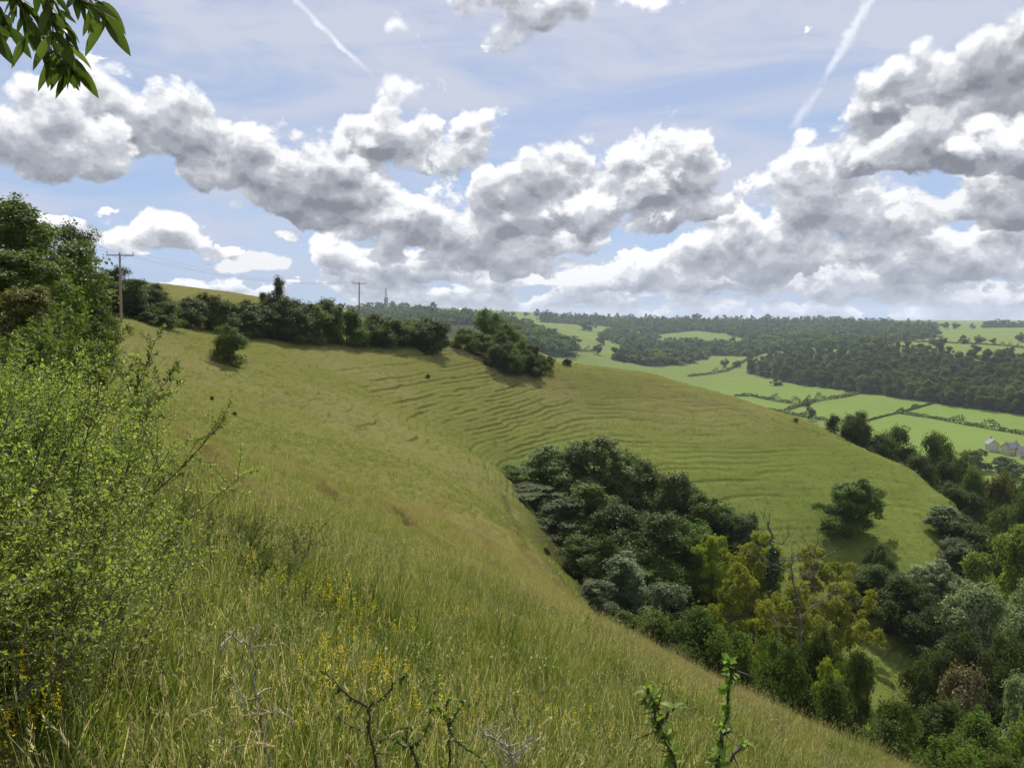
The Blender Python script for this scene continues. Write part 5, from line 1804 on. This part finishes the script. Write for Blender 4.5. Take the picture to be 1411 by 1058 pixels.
def build_foreground():
    fresh = leaf_mat('leaves_fresh', (.085, .115, .022), (.260, .290, .075), .46, third=(.36, .36, .15), gloss=.3, tcol=1.45)
    deep = leaf_mat('leaves_deep', (.060, .095, .016), (.130, .175, .036), .42, gloss=.3, tcol=1.3)
    rust = leaf_mat('leaves_rusty', (.065, .08, .016), (.12, .13, .032), .35, third=(.22, .11, .04), gloss=.3)
    twig_shrub('leafy_shrub', 'bright yellow green leafy shrub filling the lower left of the view', 301,
               ground_pts(125, -3.9, -2.22, 2.5, 4.4, 1), (.72, 1.2), (.5, .10, .88), .0205, fresh, -.085, nshoot=24, leaves_per=36, rad=.0065, spread=.30, stem_t0=.05)
    twig_shrub('leafy_shrub', 'low arching leafy shoots at the bottom left before the tall bright shrub', 302,
               ground_pts(60, -2.6, -1.62, 2.15, 3.1, 2), (.75, 1.2), (.35, .05, .9), .0195, fresh, -.215, nshoot=20, leaves_per=32, rad=.005, spread=.4, stem_t0=.03)
    twig_shrub('leafy_shrub', 'taller fresh green shrub at the left edge just behind the bright one', 303,
               ground_pts(60, -5.6, -2.9, 4.4, 6.2, 3), (.65, 1.1), (.5, .05, .9), .034, [fresh], -.050, nshoot=17, leaves_per=26, rad=.010, spread=.34)
    twig_shrub('leafy_shrub', 'darker tangled shrub with bare twigs behind the bright shrubs on the left', 305,
               ground_pts(44, -8.6, -4.4, 6.8, 9.6, 5), (.65, 1.1), (.25, .0, 1.0), .055, [deep], .004, nshoot=16, leaves_per=24, rad=.014, spread=.40, aspect=.45)
    twig_shrub('leafy_shrub', 'rusty tinged shrub at the left edge above the darker tangled shrub', 307,
               ground_pts(36, -14, -8.6, 12, 16, 6), (.65, 1.1), (.15, .0, 1.0), .075, [rust], .03, nshoot=12, leaves_per=18, rad=.018, spread=.40)
    g = ground_at(300, 800)
    twig_shrub('low_shrub', 'dark low thorn scrub in the grass beside the bright shrub', 309,
               ground_pts(30, g[0] - 1.0, g[0] + .35, g[1] + .2, g[1] + 2.2, 7), (.6, 1.05), (.1, 0, 1.0), .022, [LEAF['mid']], uv(300, 715)[1], nshoot=11, leaves_per=16, rad=.005, spread=.4)
    # dark tussocks
    gm = bpy.data.materials['grass_blades']
    for (px, py, s, lab) in [(500, 868, .30, 'dark rush tussock in the grass right of the yellow flowers'), (678, 905, .30, 'dark tussock in the middle of the near slope'),
                             (735, 935, .24, 'darker tussock right of the middle tussock'), (560, 905, .2, 'small dark tussock between the two larger tussocks')]:
        g = ground_at(px, py)
        me = blade_mesh('tussock', int(px), 190, s, .22, .50, .006, .6, .02, .06)
        me.materials.append(LEAF['mid'])
        o = link('tussock', me, LEAF['mid'])
        o.location = (g[0], g[1], Hf(g[0], g[1]))
        tag(o, lab, 'tussock')
    # saplings and twigs right in front
    S = sapling
    S('dead_twig', 'dead twig crusted with pale lichen standing in the lower left grass', 2.7,
      [([(372, 1062), (362, 1010), (352, 950), (346, 896), (353, 860)], .007), ([(346, 894), (320, 874), (309, 884), (304, 891)], .0045), ([(320, 874), (312, 870), (306, 872)], .003), ([(347, 892), (372, 887), (394, 888)], .003),
       ([(350, 880), (340, 872), (333, 880)], .0025), ([(356, 962), (338, 962), (322, 940), (316, 926)], .004), ([(352, 958), (368, 948), (378, 952)], .003), ([(360, 990), (385, 976), (404, 992)], .003), ([(358, 985), (335, 972), (326, 960)], .003)],
      [], 1, bark=LICHEN_BARK, cat='twig', rad=.006)
    S('thorn_sapling', 'small forked blackthorn sapling with dark stem in the bottom middle', 2.7,
      [([(518, 1075), (510, 1015), (508, 976)], .0075), ([(508, 976), (486, 962), (464, 942), (442, 924)], .0045), ([(508, 976), (530, 958), (553, 938), (562, 930)], .004), ([(505, 1008), (484, 1000), (466, 986)], .003), ([(512, 1020), (545, 1012), (566, 1000)], .003)],
      [(1, .1, 1, 54), (2, .1, 1, 50), (3, .2, 1, 26), (0, .55, 1, 40), (4, .1, 1, 54)], 2, leaf=.021, mat=LEAF['mid'])
    S('thorn_sapling', 'straggling green sapling right of the forked blackthorn at the bottom', 2.8,
      [([(618, 1078), (620, 1030), (618, 998)], .006), ([(618, 998), (604, 974), (590, 978)], .003), ([(620, 1000), (616, 975), (621, 956)], .003), ([(621, 1018), (650, 1036), (684, 1060)], .004), ([(618, 1000), (634, 975), (640, 960)], .003)],
      [(0, .5, 1, 50), (1, .1, 1, 44), (2, .1, 1, 40), (3, .1, 1, 54), (4, .1, 1, 40)], 3, leaf=.023, mat=LEAF['lime'])
    S('thorn_sapling', 'dark leaved little sapling between the two bottom saplings', 2.6,
      [([(585, 1090), (572, 1045), (560, 1012)], .005), ([(566, 1030), (585, 1012), (590, 1000)], .003), ([(566, 1030), (548, 1022), (540, 1010)], .003)],
      [(0, .6, 1, 60), (1, .1, 1, 40), (2, .1, 1, 40)], 4, leaf=.024, mat=LEAF['mid'])
    tw = []
    r = np.random.default_rng(9)
    tw.append(([(715, 1085), (705, 1050), (700, 1028)], .006))
    for k in range(14):
        a = r.uniform(-2.6, -.5); L = r.uniform(26, 52)
        x0, y0 = 706 + r.normal() * 6, 1046 + r.normal() * 7
        tw.append(([(x0, y0), (x0 + math.cos(a) * L * .5, y0 + math.sin(a) * L * .5), (x0 + math.cos(a + r.normal() * .3) * L, y0 + math.sin(a) * L)], .003))
    tw.append(([(700, 1030), (668, 1012), (655, 1000)], .004))
    S('dead_twig', 'bristly grey dead twig cluster at the bottom middle edge', 2.5, tw, [], 5, bark=LICHEN_BARK, cat='twig', depth=.06)
    leafm = leaf_mat('sapling_leaves', (.085, .135, .020), (.19, .26, .055), .48, gloss=.12, tcol=1.4)
    S('hawthorn_sapling', 'left leafy shoot with dark knobbly stem at the bottom right of centre', 2.3,
      [([(945, 1100), (932, 1062), (918, 1022), (908, 996), (898, 972), (892, 950)], .0085), ([(908, 996), (920, 984), (929, 974)], .006), ([(915, 1015), (908, 1016), (904, 1012)], .005)],
      [(0, .80, .99, 34), (0, .52, .74, 24), (0, .15, .5, 40), (1, .6, 1, 6)], 6, leaf=.047, leafW=.46, mat=leafm, knob=True, depth=.03)
    S('hawthorn_sapling', 'right leafy shoot with upright dark stem at the bottom right of centre', 2.3,
      [([(985, 1110), (988, 1062), (994, 1030), (1001, 990), (1004, 950), (1007, 926), (1004, 912)], .0075), ([(1001, 1052), (1014, 1036), (1028, 1022)], .006), ([(996, 1012), (1004, 1008), (1008, 1004)], .004)],
      [(0, .88, 1, 20), (0, .5, .88, 44), (0, .15, .55, 70), (1, .7, 1, 6)], 7, leaf=.040, leafW=.46, mat=leafm, depth=.03)
    S('thorn_sapling', 'thin forked thorn shoot standing in the grass right of the low scrub', 5.6,
      [([(388, 838), (387, 812), (386, 792)], .007), ([(386, 792), (376, 778), (370, 768)], .005), ([(386, 792), (398, 778), (405, 766)], .005)],
      [(0, .7, 1, 14), (1, .2, 1, 14), (2, .2, 1, 14)], 8, leaf=.035, mat=LEAF['mid'])
    for i, (lab, Y, pts) in enumerate([
            ('upright pale seed head in front of the forked blackthorn', 2.3, [(502, 1062), (501, 1030), (499, 986)]),
            ('pale seed head nodding right of the upright one', 2.3, [(524, 1070), (532, 1030), (540, 1013), (552, 1008)]),
            ('pale seed head leaning right beside the grey twig cluster', 2.3, [(655, 1066), (676, 1040), (688, 1018), (699, 1004)]),
            ('pale seed head right of the grey twig cluster, tallest of the two there', 2.3, [(718, 1062), (736, 1026), (745, 1000), (758, 990)]),
            ('short pale seed head lowest right of the grey twig cluster', 2.3, [(730, 1070), (738, 1052), (748, 1032)]),
            ('small pale seed head left of the upright one, near the bottom edge', 2.4, [(492, 1080), (490, 1055), (480, 1042)]),
            ('long straw stem arching right past the lichen twig', 2.4, [(255, 1062), (290, 1010), (335, 985), (388, 980)]),
            ('straw stem arching right below the lichen twig', 2.3, [(290, 1070), (320, 1030), (350, 1022), (375, 1028)]),
            ('straw stem leaning right in front of the bright shrub', 2.3, [(200, 1066), (235, 1015), (265, 985), (296, 974)]),
            ('straight straw stem among the leaves of the bright shrub', 2.2, [(180, 1066), (181, 1030), (180, 985)]),
            ('straw stem with nodding head left of the lichen twig', 2.5, [(300, 1070), (306, 1010), (318, 975), (326, 974)]),
            ('tall straw stem right of the lichen twig', 2.5, [(408, 1066), (402, 1010), (396, 960), (388, 918)])]):
        dry_stem(lab, Y, pts, 400 + i)

    # tree beside the camera whose bough hangs into the top left corner
    rng = np.random.default_rng(77)
    bx, by = -3.3, 1.25
    bz = Hf(bx, by)
    root = empty('ash_tree', (bx, by, bz))
    b0 = np.array((bx, by, bz))
    mt, mlv = MB(), MB()
    mt.tube([np.array((0, 0, -.4)), np.array((.05, .02, 1.0)), np.array((.15, .1, 2.2)), np.array((.1, .15, 3.6)), np.array((.2, .1, 5.0))], [.16, .13, .11, .08, .03], 10)
    bough = np.array([(-3.15, 1.35, bz + 2.2), (-2.6, 1.7, 1.75), (-2.0, 1.95, 1.62), (-1.55, 2.05, 1.38), (-1.28, 2.08, 1.12)]) - b0
    mt.tube(bough, [.035, .028, .02, .012, .006], 7)
    sprays = [[(-10, -60), (20, -10), (50, 25), (62, 62), (78, 82)], [(40, -50), (75, 0), (90, 40), (96, 80)], [(60, -50), (92, -8), (128, 8), (146, 30)], [(-30, -30), (0, 10), (14, 40)], [(0, -40), (30, 10), (42, 50)],
              [(-60, -20), (-30, 20), (-14, 44)], [(20, -60), (80, -18), (140, 4)], [(75, 70), (92, 85), (104, 92)], [(48, -40), (70, 15), (74, 50)]]
    n_l = 0
    for sp in sprays:
        Y = 2.05 + rng.normal() * .10
        P = np.array([P3(px, py, Y) for px, py in sp]) - b0
        near = bough[np.argmin(np.linalg.norm(bough - P[0], axis=1))]
        P = np.vstack([near, P])
        t = np.linspace(0, len(P) - 1, 12); Q = np.stack([np.interp(t, np.arange(len(P)), P[:, k]) for k in range(3)], -1)
        mt.tube(Q, np.linspace(.006, .0016, 12), 5)
        for k in range(21):
            tt = rng.uniform(3.5, 10.9); i = int(tt); p = Q[i] + (Q[i + 1] - Q[i]) * (tt - i)
            ax = unit(Q[i + 1] - Q[i])
            d = unit(ax * .5 + np.array((rng.normal() * .7 + .12, rng.normal() * .5, rng.normal() * .35 - .35)))
            L = rng.uniform(.038, .085)
            lance_leaf(mlv, p, d, unit(rng.normal(size=3) + (0, -.3, .5)), L, L * rng.uniform(.24, .34), rng.random(), rng.uniform(.3, 1.1), 6, .3)
        for s_ in (-1, 1):
            d = unit(Q[-1] - Q[-2] + np.array((s_ * .3, 0, -.3)))
            lance_leaf(mlv, Q[-1], d, (0, -1, .3), .10, .03, rng.random(), .5, 6, .3)
    # a few leafy clusters higher on the bough and the trunk top, above the frame
    for k in range(420):
        t = rng.uniform(0, 3.99); i = int(t); p = bough[i] + (bough[i + 1] - bough[i]) * (t - i) + rng.normal(size=3) * np.array((.35, .3, .22)) + np.array((0, 0, .40))
        lance_leaf(mlv, p, unit(rng.normal(size=3) + (0, 0, -.4)), unit(rng.normal(size=3) + (0, 0, .6)), .085, .027, rng.random(), .6, 3, .3)
    for k in range(900):
        p = np.array((.2, .1, 4.4)) + unit(rng.normal(size=3)) * rng.uniform(.3, 1.5) * np.array((.9, .9, .8))
        lance_leaf(mlv, p, unit(rng.normal(size=3) + (0, 0, -.3)), unit(rng.normal(size=3) + (0, 0, .6)), .09, .03, rng.random(), .6, 2, .3)
    mt.build('trunk', BARK, root)
    mlv.build('foliage', leaf_mat('leaves_overhead', (.034, .056, .012), (.085, .12, .024), .42, gloss=.12, tcol=1.4), root, True)
    tag(root, 'tree whose drooping pointed leaves hang into the top left corner', 'tree')

    # the two dead trees in the hollow
    def dead_tree(px, base, Y, h, seed, label, limbs, bark, ivy=False):
        rng = np.random.default_rng(seed)
        u, v = uv(px, base)
        x = u * Y; z = Hf(x, Y)
        root = empty('dead_tree', (x, Y, z))
        b0 = np.array((x, Y, z))
        mb, mi = MB(), MB()
        for li, (pts, r0) in enumerate(limbs):
            r0 = r0 * .46
            dy = 0 if li == 0 else rng.normal() * 1.2
            P = np.array([P3(a, b, Y + dy * k / max(1, len(pts) - 1)) for k, (a, b) in enumerate(pts)]) - b0
            if li == 0:
                P = np.vstack([[0, 0, -.4], P])
            t = np.linspace(0, len(P) - 1, 4 * len(P)); Q = np.stack([np.interp(t, np.arange(len(P)), P[:, k]) for k in range(3)], -1)
            Q[1:-1] += rng.normal(size=Q[1:-1].shape) * r0 * .55
            mb.tube(Q, np.linspace(r0, r0 * .3, len(Q)), 7)
            for _ in range(5 + 3 * len(pts)):       # bare twigs
                k = rng.integers(len(Q) // 3, len(Q)); e = Q[k]
                tw = curve_pts(e, unit(rng.normal(size=3) + (0, 0, .5)), rng.uniform(.5, 1.9), 5, rng, .05, .3)
                mb.tube(tw, np.linspace(min(r0 * .35, .035), .008, 6), 4)
            if ivy and li == 0:
                n = 3600
                tt = rng.uniform(0, .72, n) * (len(Q) - 1.01); k = tt.astype(int)
                p = Q[k] + (Q[k + 1] - Q[k]) * (tt - k)[:, None]
                d = unit(rng.normal(size=(n, 3)) * np.array((1, 1, .3)))
                rr = (.48 + .30 * vnoise(p[:, 2] * 1.3, p[:, 0] * 0 + 2, 4)) * (1 - .35 * tt / len(Q))
                leaf_quads(mi, p + d * (rr * rng.uniform(.6, 1.1, n))[:, None], unit(d + rng.normal(size=(n, 3)) * .4), .2, .18, rng.random(n), rng)
        mb.build('trunk', bark, root)
        if ivy:
            mi.build('ivy', LEAF['ivy'], root, False)
        tag(root, label, 'tree')
    dead_tree(1064, 850, 66, 10, 51, 'dead tree with an ivy wrapped trunk and bare top among the maples',
              [([(1064, 850), (1064, 800), (1066, 775), (1064, 745), (1060, 718)], .42), ([(1066, 785), (1085, 770), (1100, 765)], .14), ([(1064, 745), (1078, 750), (1088, 735), (1084, 728)], .11), ([(1062, 730), (1052, 716), (1054, 700)], .07), ([(1064, 770), (1040, 765), (1030, 760)], .09)], simple_mat('dead_bark', (.10, .085, .065), .9, 3, .4), True)
    dead_tree(1104, 960, 56, 10, 52, 'bare grey dead tree with twisted limbs in front of the maples',
              [([(1104, 930), (1098, 900), (1103, 865), (1100, 830), (1092, 800), (1090, 775), (1098, 762)], .26), ([(1103, 855), (1118, 836), (1134, 824), (1146, 818)], .13), ([(1100, 865), (1085, 863), (1068, 856), (1050, 852)], .08), ([(1096, 895), (1108, 915), (1120, 935), (1124, 950)], .11),
               ([(1108, 918), (1128, 921), (1150, 926)], .06), ([(1092, 800), (1108, 792), (1128, 786)], .07), ([(1134, 824), (1150, 812), (1162, 806)], .06), ([(1093, 790), (1076, 782), (1066, 776)], .06)], BARK_GREY)
    dead_tree(1126, 800, 70, 8, 53, 'slim bare topped dead tree just left of the lone oak trunk',
              [([(1122, 800), (1122, 770), (1126, 745), (1128, 728)], .16), ([(1122, 775), (1140, 764), (1150, 758)], .06), ([(1124, 755), (1108, 745), (1104, 728)], .06)], BARK_GREY)
    # birds far off in the sky
    for (px, py, Y, s, lab) in [(601, 230, 160, .55, 'small dark bird gliding below the middle clouds'), (157, 15, 60, .35, 'tiny bird beside the hanging leaves')]:
        mb = MB()
        mb.tube([(0, -.28, 0), (0, -.12, .01), (0, .1, .01), (0, .3, 0)], [.02, .06, .055, .012], 7)
        for s_ in (-1, 1):
            mb.add([(0, -.08, .03), (s_ * .34, -.12, .12), (s_ * .72, .06, .05), (s_ * .34, .06, .11), (0, .12, .03), (s_ * .3, 0, .08)], None, [(0, 1, 5), (1, 3, 5), (3, 4, 5), (4, 0, 5), (1, 2, 3)])
        mb.add([(-.03, .24, 0), (.03, .24, 0), (.09, .42, 0), (-.09, .42, 0)], [(0, 1, 2, 3)])
        o = mb.build('bird', simple_mat('bird_feathers', (.03, .028, .026), .8))
        o.location = P3(px, py, Y); o.scale = (s * 1.2,) * 3; o.rotation_euler = (.1, .35, .7)
        tag(o, lab, 'bird')

# ------------------------------------------------------------------ assemble
FIELDS = [(gpoly(p), tv) for p, tv in FIELD_PX]
FLOOR_PX += [WOOD_POLY] + [w[0] for w in FAR_WOODS]
build_world()
build_terrain()
build_grass()
build_near_trees()
build_far()
build_foreground()
